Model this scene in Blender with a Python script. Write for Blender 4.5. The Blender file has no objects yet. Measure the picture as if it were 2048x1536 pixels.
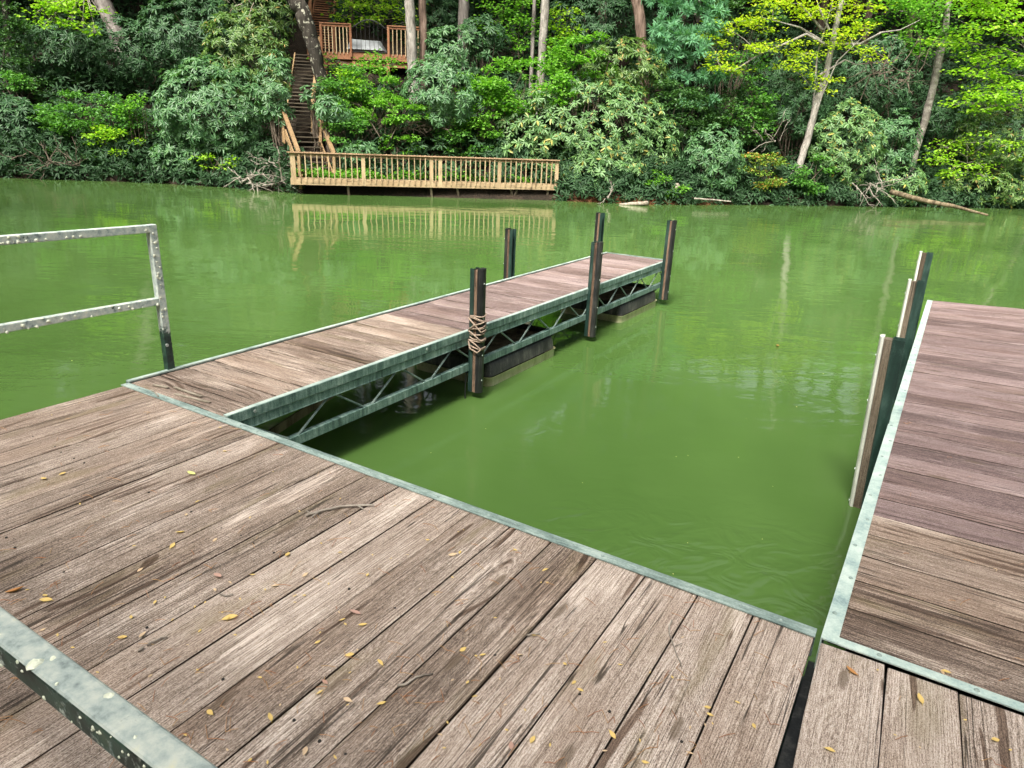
import bpy, bmesh, math, random
import numpy as np
from mathutils import Vector, Matrix, Euler, noise as mnoise

R = math.radians
scene = bpy.context.scene
C = scene.collection
random.seed(7)

# ------------------------------------------------------------------ camera, sky, sun, exposure
CAM_Z, PITCH, ROLL, FPX = 1.6017, 0.34222, 0.042653, 1379.84      # eye over the deck (deck surface is z = 0)
_f0 = Vector((0, math.cos(PITCH), -math.sin(PITCH)))
_r0 = Vector((1, 0, 0)); _u0 = _r0.cross(_f0)
CR = math.cos(ROLL) * _r0 + math.sin(ROLL) * _u0
CU = -math.sin(ROLL) * _r0 + math.cos(ROLL) * _u0
cam_d = bpy.data.cameras.new('camera')
cam_d.sensor_width = 36; cam_d.lens = FPX / 2048 * 36
cam_d.clip_start = 0.05; cam_d.clip_end = 2000
cam = bpy.data.objects.new('camera', cam_d); C.objects.link(cam)
cam.matrix_world = Matrix(((CR.x, CU.x, -_f0.x, 0), (CR.y, CU.y, -_f0.y, 0), (CR.z, CU.z, -_f0.z, CAM_Z), (0, 0, 0, 1)))
scene.camera = cam

SUN_AZ = (-0.36, -0.933); SUN_EL = R(51)
world = bpy.data.worlds.new('World'); scene.world = world; world.use_nodes = True
wn = world.node_tree.nodes; wl = world.node_tree.links; wn.clear()
sky = wn.new('ShaderNodeTexSky'); sky.sky_type = 'NISHITA'; sky.sun_disc = False
sky.sun_elevation = SUN_EL; sky.sun_rotation = math.atan2(SUN_AZ[0], SUN_AZ[1])
sky.air_density = 1.0; sky.dust_density = 9.0; sky.ozone_density = 1.0
hs = wn.new('ShaderNodeHueSaturation'); hs.inputs['Saturation'].default_value = 0.35
bg = wn.new('ShaderNodeBackground'); bg.inputs['Strength'].default_value = 0.15
wo = wn.new('ShaderNodeOutputWorld')
wl.new(sky.outputs[0], hs.inputs['Color']); wl.new(hs.outputs[0], bg.inputs['Color']); wl.new(bg.outputs[0], wo.inputs['Surface'])
sun_d = bpy.data.lights.new('sun', 'SUN'); sun_d.energy = 3.6; sun_d.angle = R(18); sun_d.color = (1.0, 0.95, 0.86)
sun = bpy.data.objects.new('sun', sun_d); C.objects.link(sun)
_sd = Vector((SUN_AZ[0] * math.cos(SUN_EL), SUN_AZ[1] * math.cos(SUN_EL), math.sin(SUN_EL)))
sun.rotation_euler = (-_sd).to_track_quat('-Z', 'Y').to_euler()
sun.location = (-20, -15, 40)
scene.render.engine = 'CYCLES'
scene.cycles.use_denoising = True
scene.cycles.max_bounces = 6; scene.cycles.diffuse_bounces = 3; scene.cycles.glossy_bounces = 3
scene.cycles.transmission_bounces = 3; scene.cycles.transparent_max_bounces = 4
scene.cycles.sample_clamp_indirect = 4
vs = scene.view_settings
vs.view_transform = 'Standard'; vs.look = 'None'; vs.exposure = 1.06; vs.gamma = 1.0; vs.use_curve_mapping = False

WATER_Z = -0.61
DOCK_YAW = -0.5391425783847478
DOCK_O = Vector((1.1155815, 2.0238783, 0))
DOCK_M = Matrix.Translation(DOCK_O) @ Matrix.Rotation(DOCK_YAW, 4, 'Z')


def at(px, py, Y):
    """The point at distance Y ahead of the viewpoint seen at photo pixel (px, py)."""
    d = _f0 + (px - 1024) / FPX * CR - (py - 768) / FPX * CU
    t = Y / d.y
    return Vector((d.x * t, Y, CAM_Z + d.z * t))


def ondeck(px, py, z=0.0):
    d = _f0 + (px - 1024) / FPX * CR - (py - 768) / FPX * CU
    t = (z - CAM_Z) / d.z
    return Vector((d.x * t, d.y * t, z))


# ------------------------------------------------------------------ object helpers
def tag(o, label=None, cat=None, group=None, kind=None):
    if label: o['label'] = label
    if cat: o['category'] = cat
    if group: o['group'] = group
    if kind: o['kind'] = kind
    return o


def empty(name, loc=(0, 0, 0), rz=0.0, **k):
    o = bpy.data.objects.new(name, None); C.objects.link(o)
    o.location = loc; o.rotation_euler = (0, 0, rz); o.empty_display_size = 0.1
    return tag(o, **k)


def dock_thing(name, x=0, y=0, z=0, rz=0.0, **k):
    p = DOCK_M @ Vector((x, y, z))
    return empty(name, p, DOCK_YAW + rz, **k)


def link(name, me, mat=None, parent=None, loc=(0, 0, 0), rot=(0, 0, 0)):
    o = bpy.data.objects.new(name, me); C.objects.link(o)
    if mat is not None and not me.materials: me.materials.append(mat)
    elif mat is not None and me.materials[0] is None: me.materials[0] = mat
    o.location = loc; o.rotation_euler = rot
    if parent: o.parent = parent
    return o


class MB:
    def __init__(s): s.v = []; s.f = []

    def add(s, vs_, fs_):
        n = len(s.v); s.v += [tuple(v) for v in vs_]; s.f += [tuple(i + n for i in f) for f in fs_]

    def box(s, x0, x1, y0, y1, z0, z1, M=None):
        vs_ = [Vector((x, y, z)) for z in (z0, z1) for y in (y0, y1) for x in (x0, x1)]
        if M is not None: vs_ = [M @ v for v in vs_]
        s.add(vs_, [(0, 2, 3, 1), (4, 5, 7, 6), (0, 1, 5, 4), (2, 6, 7, 3), (0, 4, 6, 2), (1, 3, 7, 5)])

    def beam(s, a, b, w, h, up=(0, 0, 1)):
        """a box bar from a to b, w wide and h high"""
        a = Vector(a); b = Vector(b); d = (b - a); L = d.length; d.normalize()
        up = Vector(up)
        if abs(d.dot(up)) > 0.98: up = Vector((0, 1, 0))
        sd = d.cross(up).normalized(); u = sd.cross(d).normalized()
        M = Matrix(((sd.x, d.x, u.x, a.x), (sd.y, d.y, u.y, a.y), (sd.z, d.z, u.z, a.z), (0, 0, 0, 1)))
        s.box(-w / 2, w / 2, 0, L, -h / 2, h / 2, M)

    def tube(s, pts, rad, n=6, cap=True):
        pts = [Vector(p) for p in pts]
        if not hasattr(rad, '__len__'): rad = [rad] * len(pts)
        base = len(s.v); up = Vector((0.13, 0.31, 0.94))
        for i, p in enumerate(pts):
            d = (pts[min(i + 1, len(pts) - 1)] - pts[max(i - 1, 0)]).normalized()
            if abs(d.dot(up)) > 0.97: up = Vector((1, 0.1, 0))
            a = d.cross(up).normalized(); b = d.cross(a); up = b.cross(d) * 1.0 if False else up
            for k in range(n):
                t = 2 * math.pi * k / n
                s.v.append(tuple(p + (a * math.cos(t) + b * math.sin(t)) * rad[i]))
        for i in range(len(pts) - 1):
            for k in range(n):
                q = base + i * n
                s.f.append((q + k, q + (k + 1) % n, q + n + (k + 1) % n, q + n + k))
        if cap:
            s.f.append(tuple(base + k for k in reversed(range(n))))
            q = base + (len(pts) - 1) * n
            s.f.append(tuple(q + k for k in range(n)))

    def extrude(s, prof, y0, y1, M=None):
        """profile in x,z extruded along y"""
        n = len(prof)
        vs_ = [Vector((x, y0, z)) for x, z in prof] + [Vector((x, y1, z)) for x, z in prof]
        if M is not None: vs_ = [M @ v for v in vs_]
        fs_ = [(i, (i + 1) % n, n + (i + 1) % n, n + i) for i in range(n)]
        fs_ += [tuple(reversed(range(n))), tuple(range(n, 2 * n))]
        s.add(vs_, fs_)

    def mesh(s, name, smooth=False):
        me = bpy.data.meshes.new(name); me.from_pydata(s.v, [], s.f)
        bm = bmesh.new(); bm.from_mesh(me); bmesh.ops.recalc_face_normals(bm, faces=bm.faces); bm.to_mesh(me); bm.free()
        if smooth:
            me.polygons.foreach_set('use_smooth', [True] * len(me.polygons))
        me.update(); return me

    def build(s, name, mat, parent=None, smooth=False, loc=(0, 0, 0), rot=(0, 0, 0)):
        return link(name, s.mesh(name, smooth), mat, parent, loc, rot)


def bevelled(o, w=0.004, seg=2):
    m = o.modifiers.new('bevel', 'BEVEL'); m.width = w; m.segments = seg; m.limit_method = 'ANGLE'
    return o


# ------------------------------------------------------------------ material helpers
class N:
    def __init__(s, name):
        s.m = bpy.data.materials.new(name); s.m.use_nodes = True
        s.t = s.m.node_tree; s.n = s.t.nodes; s.l = s.t.links
        s.b = s.n['Principled BSDF']; s.out = s.n['Material Output']

    def new(s, t): return s.n.new(t)

    def set(s, sock, v):
        if isinstance(v, bpy.types.NodeSocket): s.l.new(v, sock)
        elif hasattr(v, '__len__') and len(v) == 3 and sock.type == 'RGBA': sock.default_value = (*v, 1)
        else: sock.default_value = v

    def math(s, op, a, b=0.0, c=None, clamp=False):
        n = s.new('ShaderNodeMath'); n.operation = op; n.use_clamp = clamp
        s.set(n.inputs[0], a); s.set(n.inputs[1], b)
        if c is not None: s.set(n.inputs[2], c)
        return n.outputs[0]

    def vmath(s, op, a, b):
        n = s.new('ShaderNodeVectorMath'); n.operation = op
        s.set(n.inputs[0], a); s.set(n.inputs[1], b); return n.outputs[0]

    def obj(s, rnd=True):
        tc = s.new('ShaderNodeTexCoord'); v = tc.outputs['Object']
        if rnd:
            oi = s.new('ShaderNodeObjectInfo'); cb = s.new('ShaderNodeCombineXYZ')
            s.l.new(s.math('MULTIPLY', oi.outputs['Random'], 61.0), cb.inputs[0])
            s.l.new(s.math('MULTIPLY', oi.outputs['Random'], 37.0), cb.inputs[1])
            s.l.new(s.math('MULTIPLY', oi.outputs['Random'], 23.0), cb.inputs[2])
            v = s.vmath('ADD', v, cb.outputs[0]); s.rnd = oi.outputs['Random']
        return v

    def noise(s, v, scale=(1, 1, 1), detail=3.0, rough=0.55, dist=0.0, sc=1.0):
        n = s.new('ShaderNodeTexNoise'); n.inputs['Scale'].default_value = sc
        n.inputs['Detail'].default_value = detail; n.inputs['Roughness'].default_value = rough
        n.inputs['Distortion'].default_value = dist
        s.l.new(s.vmath('MULTIPLY', v, scale), n.inputs['Vector']); return n.outputs['Fac']

    def step(s, v, a, b, lo=0.0, hi=1.0):
        n = s.new('ShaderNodeMapRange'); n.interpolation_type = 'SMOOTHSTEP'
        s.set(n.inputs['Value'], v); n.inputs['From Min'].default_value = a; n.inputs['From Max'].default_value = b
        n.inputs['To Min'].default_value = lo; n.inputs['To Max'].default_value = hi; return n.outputs[0]

    def ramp(s, v, stops):
        n = s.new('ShaderNodeValToRGB'); e = n.color_ramp.elements
        while len(e) < len(stops): e.new(0.5)
        for k, (p, c) in enumerate(stops): e[k].position = p; e[k].color = (*c, 1)
        s.set(n.inputs[0], v); return n.outputs[0]

    def mix(s, f, a, b, mode='MIX'):
        n = s.new('ShaderNodeMix'); n.data_type = 'RGBA'; n.blend_type = mode
        s.set(n.inputs[0], f); s.set(n.inputs[6], a); s.set(n.inputs[7], b); return n.outputs[2]

    def bump(s, h, strength=0.3, dist=0.01):
        n = s.new('ShaderNodeBump'); n.inputs['Strength'].default_value = strength; n.inputs['Distance'].default_value = dist
        s.l.new(h, n.inputs['Height']); s.l.new(n.outputs[0], s.b.inputs['Normal']); return n

    def done(s, col, rough=0.7, metal=0.0, spec=0.5):
        s.set(s.b.inputs['Base Color'], col); s.set(s.b.inputs['Roughness'], rough)
        s.b.inputs['Metallic'].default_value = metal; s.set(s.b.inputs['Specular IOR Level'], spec)
        return s.m


def wood(name, light, mid, dark, wet_amt=0.55, algae=0.35, white=0.5, streak=0.0, lo=0.655, rscale=105.0):
    """weathered plank: local X runs along the board"""
    g = N(name); P = g.obj()
    low = g.noise(P, (0.75, 4.2, 4.2), 2.0)
    sep = g.new('ShaderNodeSeparateXYZ'); g.l.new(P, sep.inputs[0])
    vor = g.new('ShaderNodeTexVoronoi'); vor.voronoi_dimensions = '2D'; vor.inputs['Scale'].default_value = 1.0
    g.l.new(g.vmath('MULTIPLY', P, (1.15, 4.1, 1)), vor.inputs['Vector'])
    vd = vor.outputs['Distance']
    vcs = g.new('ShaderNodeSeparateColor'); g.l.new(vor.outputs['Color'], vcs.inputs[0])
    has = g.step(vcs.outputs[0], 0.60, 0.62)
    bulge = g.math('MULTIPLY', g.step(vd, 0.0, 0.42, 0.075, 0.0), has)
    arg = g.math('ADD', g.math('ADD', sep.outputs[1], g.math('MULTIPLY', g.math('SUBTRACT', low, 0.5), 0.17)), bulge)
    rings = g.math('ADD', g.math('MULTIPLY', g.math('SINE', g.math('MULTIPLY', arg, 6.283 * rscale)), 0.5), 0.5)
    ringl = g.math('ADD', g.math('MULTIPLY', g.math('SINE', g.math('MULTIPLY', arg, 6.283 * 19)), 0.5), 0.5)
    fine = g.noise(P, (4.5, 210, 210), 4.0, 0.7)
    fine2 = g.noise(P, (34, 520, 520), 2.0, 0.6)
    speck = g.noise(P, (160, 260, 260), 2.0, 0.7)
    rings = g.math('MULTIPLY', rings, g.step(g.noise(P, (0.9, 5, 5), 2.0), 0.35, 0.65, 0.25, 1.0))
    grit = g.noise(P, (170, 420, 420), 3.0, 0.8)
    val = 0.53
    for src, k_ in ((rings, 0.10), (fine, 0.60), (fine2, 0.52), (grit, 1.05)):
        val = g.math('ADD', g.math('MULTIPLY', g.math('SUBTRACT', src, 0.5), k_), val)
    val = g.math('ADD', val, g.math('MULTIPLY', g.math('SUBTRACT', g.rnd, 0.5), 0.16))
    col = g.ramp(val, [(0.33, dark), (0.52, mid), (0.76, light)])
    # sanded / lichen-white bare fibres
    wp = g.step(g.math('ADD', g.noise(P, (1.7, 6, 6), 3.0), g.math('MULTIPLY', g.math('SUBTRACT', speck, 0.5), 0.55)), 0.53, 0.68)
    wp = g.math('MULTIPLY', wp, g.math('MULTIPLY', g.step(fine, 0.40, 0.60), white))
    col = g.mix(wp, col, tuple(min(1, c * 1.35 + 0.03) for c in light))
    # brown / damp zones
    damp = g.step(g.noise(P, (0.7, 2.3, 2.3), 4.0), 0.44, 0.66)
    col = g.mix(g.math('MULTIPLY', damp, 0.42), col, (0.62, 0.50, 0.40), 'MULTIPLY')
    alg = g.step(g.noise(P, (1.3, 5.5, 5.5), 4.0), 0.56, 0.70)
    col = g.mix(g.math('MULTIPLY', alg, algae), col, (0.13, 0.105, 0.035))
    wn_ = g.math('ADD', g.noise(P, (1.25, 6.5, 6.5), 3.0, 0.5, 0.4), g.math('MULTIPLY', g.math('SUBTRACT', ringl, 0.5), 0.20))
    wet = g.math('MULTIPLY', g.step(wn_, lo + 0.02, lo + 0.05), min(1.0, wet_amt * 1.5))
    col = g.mix(wet, col, (0.27, 0.19, 0.14), 'MULTIPLY')
    if streak:
        st = g.step(g.noise(P, (1.6, 75, 75), 3.0, 0.6), 0.55, 0.68)
        col = g.mix(g.math('MULTIPLY', st, streak), col, (0.22, 0.15, 0.13), 'MULTIPLY')
    # knots
    core = g.math('MULTIPLY', g.step(vd, 0.035, 0.085, 1.0, 0.0), has)
    col = g.mix(g.math('MULTIPLY', core, 0.7), col, (0.10, 0.07, 0.045))
    # drying cracks
    cr = g.math('ABSOLUTE', g.math('SUBTRACT', g.noise(P, (0.55, 30, 30), 2.0, 0.5), 0.5))
    crack = g.math('MULTIPLY', g.step(cr, 0.004, 0.016, 1.0, 0.0), g.step(g.noise(P, (1.4, 5, 5), 1.0), 0.46, 0.56))
    col = g.mix(g.math('MULTIPLY', crack, 0.85), col, (0.025, 0.018, 0.012))
    h = g.math('ADD', g.math('MULTIPLY', fine, 0.7), g.math('ADD', g.math('MULTIPLY', grit, 0.8), g.math('MULTIPLY', crack, -1.2)))
    g.bump(h, 0.75, 0.004)
    rough = g.math('SUBTRACT', 0.82, g.math('MULTIPLY', wet, 0.35))
    return g.done(col, rough, 0, 0.35)


def plain(name, col, rough=0.6, metal=0.0, var=0.25, sc=(8, 8, 8), spec=0.5, bump=0.1):
    g = N(name); P = g.obj()
    n = g.noise(P, sc, 5.0, 0.6)
    dark = tuple(c * (1 - var) for c in col); lite = tuple(min(1, c * (1 + var)) for c in col)
    c = g.ramp(n, [(0.3, dark), (0.7, lite)])
    if bump: g.bump(n, bump, 0.01)
    return g.done(c, rough, metal, spec)


def verdigris(name, dark, mid, pale, sc=(28, 28, 2.2), rough=0.55, shift=0.0):
    g = N(name); P = g.obj()
    a = g.noise(P, sc, 5.0, 0.68); b = g.noise(P, (5, 5, 5), 4.0, 0.6); c = g.noise(P, (120, 120, 120), 2.0)
    v = g.math('ADD', g.math('ADD', g.math('MULTIPLY', a, 0.62), g.math('MULTIPLY', b, 0.45)), g.math('MULTIPLY', g.math('SUBTRACT', c, 0.5), 0.25))
    v = g.math('ADD', v, shift - 0.03)
    col = g.ramp(v, [(0.34, dark), (0.50, mid), (0.66, pale)])
    g.bump(v, 0.15, 0.004)
    return g.done(col, rough, 0.0, 0.45)


def lichen_paint(name, top_cov, side_cov, lowz=None, k=1.0):
    g = N(name); P = g.obj(False)
    geo = g.new('ShaderNodeNewGeometry'); sp = g.new('ShaderNodeSeparateXYZ'); g.l.new(geo.outputs['True Normal'], sp.inputs[0])
    up = g.step(sp.outputs[2], 0.3, 0.8)
    n = g.math('ADD', g.math('MULTIPLY', g.noise(P, (13, 13, 13), 5.0, 0.65), 0.65), g.math('MULTIPLY', g.noise(P, (70, 70, 70), 4.0, 0.7), 0.45))
    cov = g.math('ADD', side_cov, g.math('MULTIPLY', up, top_cov - side_cov))
    if lowz:
        so = g.new('ShaderNodeSeparateXYZ'); g.l.new(P, so.inputs[0])
        cov = g.math('ADD', cov, g.step(so.outputs[2], lowz[0], lowz[1], -0.55, 0.0))
    f = g.step(g.math('ADD', n, cov), 0.98, 1.10)
    n2 = g.noise(P, (30, 30, 30), 5.0, 0.65)
    lich = g.ramp(n2, [(p_, tuple(c_ * k for c_ in q_)) for p_, q_ in ((0.30, (0.15, 0.19, 0.19)), (0.44, (0.38, 0.45, 0.42)), (0.62, (0.58, 0.62, 0.55)), (0.74, (0.66, 0.66, 0.48)))])
    paint = g.ramp(g.noise(P, (22, 22, 22), 4.0), [(0.35, (0.010, 0.018, 0.016)), (0.6, (0.025, 0.060, 0.045)), (0.75, (0.07, 0.10, 0.06))])
    col = g.mix(f, paint, lich)
    g.bump(g.math('ADD', f, g.math('MULTIPLY', n2, 0.5)), 0.5, 0.004)
    return g.done(col, g.math('ADD', 0.45, g.math('MULTIPLY', f, 0.4)), 0, 0.4)


def leaf_mat(name, cols, trans=0.30, rough=0.42, spec=0.5, tint=1.25, rare=None):
    g = N(name)
    geo = g.new('ShaderNodeNewGeometry')
    k = len(cols)
    stops = [(i / (k - 1), c) for i, c in enumerate(cols)]
    if rare: stops = [(i / (k - 1) * 0.93, c) for i, c in enumerate(cols)] + [(0.965, rare)]
    col = g.ramp(geo.outputs['Random Per Island'], stops)
    g.done(col, rough, 0, spec)
    tr = g.new('ShaderNodeBsdfTranslucent')
    tc = g.mix(1.0, col, (tint, tint * 1.15, 0.55), 'MULTIPLY')
    g.l.new(tc, tr.inputs['Color'])
    mx = g.new('ShaderNodeMixShader'); mx.inputs[0].default_value = trans
    g.l.new(g.b.outputs[0], mx.inputs[1]); g.l.new(tr.outputs[0], mx.inputs[2]); g.l.new(mx.outputs[0], g.out.inputs['Surface'])
    return g.m


def bark(name, dark, mid, pale, sc=(9, 9, 1.3), spot=0.0, spotcol=(0.5, 0.5, 0.45)):
    g = N(name); P = g.obj()
    a = g.noise(P, sc, 5.0, 0.65, 0.6); b = g.noise(P, (3, 3, 1.2), 3.0)
    v = g.math('ADD', g.math('MULTIPLY', a, 0.7), g.math('MULTIPLY', b, 0.3))
    col = g.ramp(v, [(0.36, dark), (0.5, mid), (0.66, pale)])
    if spot:
        f = g.step(g.noise(P, (6, 6, 6), 4.0, 0.65), 0.62 - spot * 0.2, 0.68 - spot * 0.2)
        col = g.mix(f, col, spotcol)
    g.bump(a, 0.8, 0.03)
    return g.done(col, 0.85, 0, 0.2)


M = {}
M['deck'] = wood('deck_wood', (0.60, 0.52, 0.455), (0.290, 0.224, 0.178), (0.056, 0.039, 0.028))
M['deck_red'] = wood('deck_wood_reddish', (0.47, 0.385, 0.365), (0.226, 0.160, 0.146), (0.050, 0.032, 0.029), 0.20, 0.16, 0.45, 0.50, 0.67)
M['deck_plum'] = wood('deck_wood_plum', (0.385, 0.300, 0.288), (0.178, 0.122, 0.115), (0.044, 0.027, 0.026), 0.25, 0.18, 0.5, 0.50, 0.66)
M['deck_mid'] = wood('deck_wood_brown', (0.50, 0.42, 0.35), (0.235, 0.172, 0.134), (0.047, 0.032, 0.024), 0.50, 0.35, 0.6, 0.45, 0.63)
M['trim'] = verdigris('oxidised_trim', (0.055, 0.085, 0.080), (0.170, 0.228, 0.208), (0.33, 0.395, 0.36), (9, 60, 9), shift=0.03)
M['trim_pale'] = verdigris('pale_oxidised_trim', (0.13, 0.20, 0.21), (0.30, 0.39, 0.36), (0.46, 0.54, 0.48), (9, 9, 9), shift=0.05)
M['rim'] = verdigris('oxidised_rim', (0.022, 0.042, 0.036), (0.115, 0.195, 0.168), (0.31, 0.41, 0.355), (4, 30, 3.0))
M['rim_top'] = verdigris('oxidised_rim_top', (0.16, 0.22, 0.20), (0.32, 0.40, 0.36), (0.48, 0.54, 0.48), (4, 12, 6))
M['rod'] = verdigris('oxidised_rod', (0.04, 0.06, 0.055), (0.14, 0.20, 0.18), (0.32, 0.38, 0.33), (20, 20, 6))
M['rail_near'] = lichen_paint('lichened_rail_paint', 0.66, 0.40, None, 0.70)
M['rail_left'] = lichen_paint('lichened_rail_paint_white', 0.75, 0.62, None, 0.95)
M['rail_post'] = lichen_paint('lichened_post_paint', 0.7, 0.62, (0.02, 0.40), 0.95)
M['lichen'] = plain('lichen_crust', (0.60, 0.63, 0.50), 0.9, 0, 0.25, (60, 60, 60), 0.2, 0.6)
M['rubber'] = verdigris('black_bumper', (0.006, 0.007, 0.007), (0.016, 0.017, 0.017), (0.055, 0.055, 0.05), (30, 30, 1.2), 0.38)
M['green_steel'] = verdigris('dark_green_steel', (0.006, 0.014, 0.012), (0.011, 0.030, 0.024), (0.040, 0.075, 0.062), (18, 18, 2), 0.4)
M['plank_edge'] = plain('grimy_plank_edge', (0.030, 0.022, 0.016), 0.9, 0, 0.5, (20, 90, 90), 0.2, 0.3)
M['post_wood'] = wood('post_wood', (0.24, 0.165, 0.115), (0.125, 0.075, 0.047), (0.038, 0.024, 0.017), 0.3, 0.0, 0.3, 0.5)
M['post_wood_grey'] = wood('post_wood_grey', (0.22, 0.185, 0.14), (0.11, 0.085, 0.058), (0.035, 0.027, 0.018), 0.3, 0.1, 0.3, 0.5)
M['pvc'] = verdigris('white_bumper_strip', (0.30, 0.31, 0.25), (0.50, 0.51, 0.45), (0.64, 0.65, 0.60), (14, 14, 1.0), 0.4, 0.05)
M['float_black'] = verdigris('float_black_plastic', (0.014, 0.015, 0.014), (0.040, 0.042, 0.038), (0.16, 0.16, 0.13), (26, 26, 2.0), 0.5, -0.03)
M['float_band'] = verdigris('float_algae_band', (0.30, 0.30, 0.15), (0.52, 0.50, 0.29), (0.66, 0.64, 0.44), (9, 9, 3), 0.6)
M['rope'] = plain('rope_fibre', (0.29, 0.22, 0.17), 0.9, 0, 0.4, (90, 90, 90), 0.2, 0.8)
M['cable'] = plain('black_cable', (0.012, 0.014, 0.012), 0.6)
M['rivet'] = plain('rivet_metal', (0.42, 0.47, 0.44), 0.45, 0.3, 0.3)
M['nail'] = plain('nail_hole', (0.010, 0.008, 0.006), 0.8, 0, 0.2)
M['timber'] = wood('tan_timber', (0.50, 0.39, 0.24), (0.38, 0.285, 0.165), (0.20, 0.135, 0.075), 0.15, 0.0, 0.2)
M['timber_cap'] = wood('weathered_cap_timber', (0.48, 0.33, 0.21), (0.35, 0.225, 0.135), (0.18, 0.11, 0.065), 0.15, 0.0, 0.2)
M['timber_red'] = wood('red_brown_timber', (0.36, 0.18, 0.095), (0.26, 0.115, 0.055), (0.12, 0.05, 0.026), 0.15, 0.0, 0.15)
M['tread'] = wood('stair_tread_wood', (0.13, 0.108, 0.072), (0.068, 0.055, 0.036), (0.025, 0.02, 0.013), 0.3, 0.2, 0.3)
M['stair_rail'] = wood('stair_rail_timber', (0.40, 0.28, 0.15), (0.27, 0.175, 0.085), (0.11, 0.07, 0.035), 0.2, 0.15, 0.2)
M['iron'] = plain('black_iron', (0.02, 0.02, 0.02), 0.5, 0.3)
M['tarp'] = plain('grey_cover_cloth', (0.24, 0.26, 0.27), 0.6, 0, 0.3, (3, 3, 3))
M['bark_pale'] = bark('pale_bark', (0.09, 0.08, 0.07), (0.215, 0.195, 0.17), (0.36, 0.335, 0.30), (14, 14, 3), 0.3, (0.17, 0.17, 0.15))
M['bark_grey'] = bark('grey_bark', (0.07, 0.06, 0.055), (0.17, 0.15, 0.135), (0.30, 0.275, 0.25))
M['bark_brown'] = bark('brown_bark', (0.05, 0.032, 0.024), (0.16, 0.11, 0.085), (0.29, 0.21, 0.17), (12, 12, 1.0))
M['bark_dark'] = bark('dark_lichened_bark', (0.010, 0.009, 0.007), (0.028, 0.024, 0.019), (0.06, 0.052, 0.042), (9, 9, 1.5), 0.25, (0.30, 0.29, 0.23))
M['bark_birch'] = bark('blotched_bark', (0.06, 0.052, 0.044), (0.15, 0.135, 0.115), (0.32, 0.30, 0.265), (3, 3, 5), 0.2, (0.12, 0.13, 0.08))
M['stem'] = bark('shrub_stem', (0.04, 0.03, 0.022), (0.10, 0.078, 0.058), (0.19, 0.155, 0.12))
M['dead'] = bark('dead_wood', (0.10, 0.085, 0.07), (0.24, 0.21, 0.175), (0.40, 0.365, 0.31))
M['log'] = bark('wet_log', (0.04, 0.03, 0.018), (0.12, 0.092, 0.056), (0.25, 0.20, 0.13))
M['log_pale'] = bark('bleached_log', (0.11, 0.09, 0.065), (0.23, 0.20, 0.155), (0.35, 0.31, 0.25))
M['needle'] = leaf_mat('dry_needle', [(0.28, 0.10, 0.04), (0.36, 0.18, 0.08), (0.42, 0.27, 0.12)], 0.0, 0.7)
M['leaf_yellow'] = leaf_mat('fallen_yellow_leaf', [(0.66, 0.48, 0.15), (0.56, 0.38, 0.11), (0.66, 0.56, 0.26)], 0.1, 0.7)
M['leaf_tan'] = leaf_mat('fallen_tan_leaf', [(0.50, 0.34, 0.20), (0.55, 0.42, 0.28)], 0.1, 0.7)
M['leaf_orange'] = leaf_mat('fallen_orange_leaf', [(0.46, 0.20, 0.05), (0.40, 0.19, 0.07)], 0.1, 0.7)
M['leaf_pink'] = leaf_mat('fallen_pinkish_leaf', [(0.46, 0.33, 0.28), (0.36, 0.18, 0.13)], 0.1, 0.7)
M['leaf_lime'] = leaf_mat('fallen_lime_leaf', [(0.55, 0.55, 0.20), (0.50, 0.52, 0.18)], 0.1, 0.7)
# foliage
M['rh_blue'] = leaf_mat('rhododendron_blue_green', [(0.034, 0.095, 0.034), (0.062, 0.150, 0.056), (0.100, 0.205, 0.085), (0.075, 0.170, 0.048)], 0.22, 0.42, 0.4)
M['rh_mid'] = leaf_mat('rhododendron_mid_green', [(0.052, 0.122, 0.036), (0.090, 0.190, 0.058), (0.140, 0.255, 0.088), (0.110, 0.205, 0.052)], 0.24, 0.42, 0.4, rare=(0.33, 0.30, 0.07))
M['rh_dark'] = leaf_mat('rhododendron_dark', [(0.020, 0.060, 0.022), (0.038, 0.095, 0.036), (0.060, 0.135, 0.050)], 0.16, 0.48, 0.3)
M['rh_olive'] = leaf_mat('rhododendron_olive', [(0.048, 0.110, 0.022), (0.085, 0.165, 0.034), (0.125, 0.205, 0.045)], 0.24, 0.42, 0.45, rare=(0.28, 0.22, 0.06))
M['bright'] = leaf_mat('bright_green_leaf', [(0.085, 0.235, 0.025), (0.14, 0.33, 0.04), (0.20, 0.40, 0.055)], 0.44, 0.5, 0.3)
M['lime'] = leaf_mat('lime_green_leaf', [(0.16, 0.34, 0.02), (0.24, 0.43, 0.03), (0.34, 0.50, 0.04)], 0.46, 0.5, 0.3)
M['yellowgreen'] = leaf_mat('yellow_green_leaf', [(0.25, 0.40, 0.02), (0.36, 0.48, 0.025), (0.46, 0.50, 0.03)], 0.48, 0.5, 0.3)
M['midgreen'] = leaf_mat('mid_green_leaf', [(0.058, 0.175, 0.030), (0.090, 0.235, 0.042), (0.125, 0.285, 0.055)], 0.38, 0.5, 0.3)
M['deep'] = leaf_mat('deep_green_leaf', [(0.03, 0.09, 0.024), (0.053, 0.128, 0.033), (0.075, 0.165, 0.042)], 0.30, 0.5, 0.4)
M['orange'] = leaf_mat('orange_tinged_leaf', [(0.09, 0.20, 0.03), (0.15, 0.27, 0.04), (0.20, 0.27, 0.04), (0.40, 0.20, 0.05)], 0.35, 0.5, 0.3)
M['pine'] = leaf_mat('pine_needle_green', [(0.085, 0.235, 0.115), (0.125, 0.30, 0.15), (0.165, 0.36, 0.185)], 0.30, 0.5, 0.3)
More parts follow.
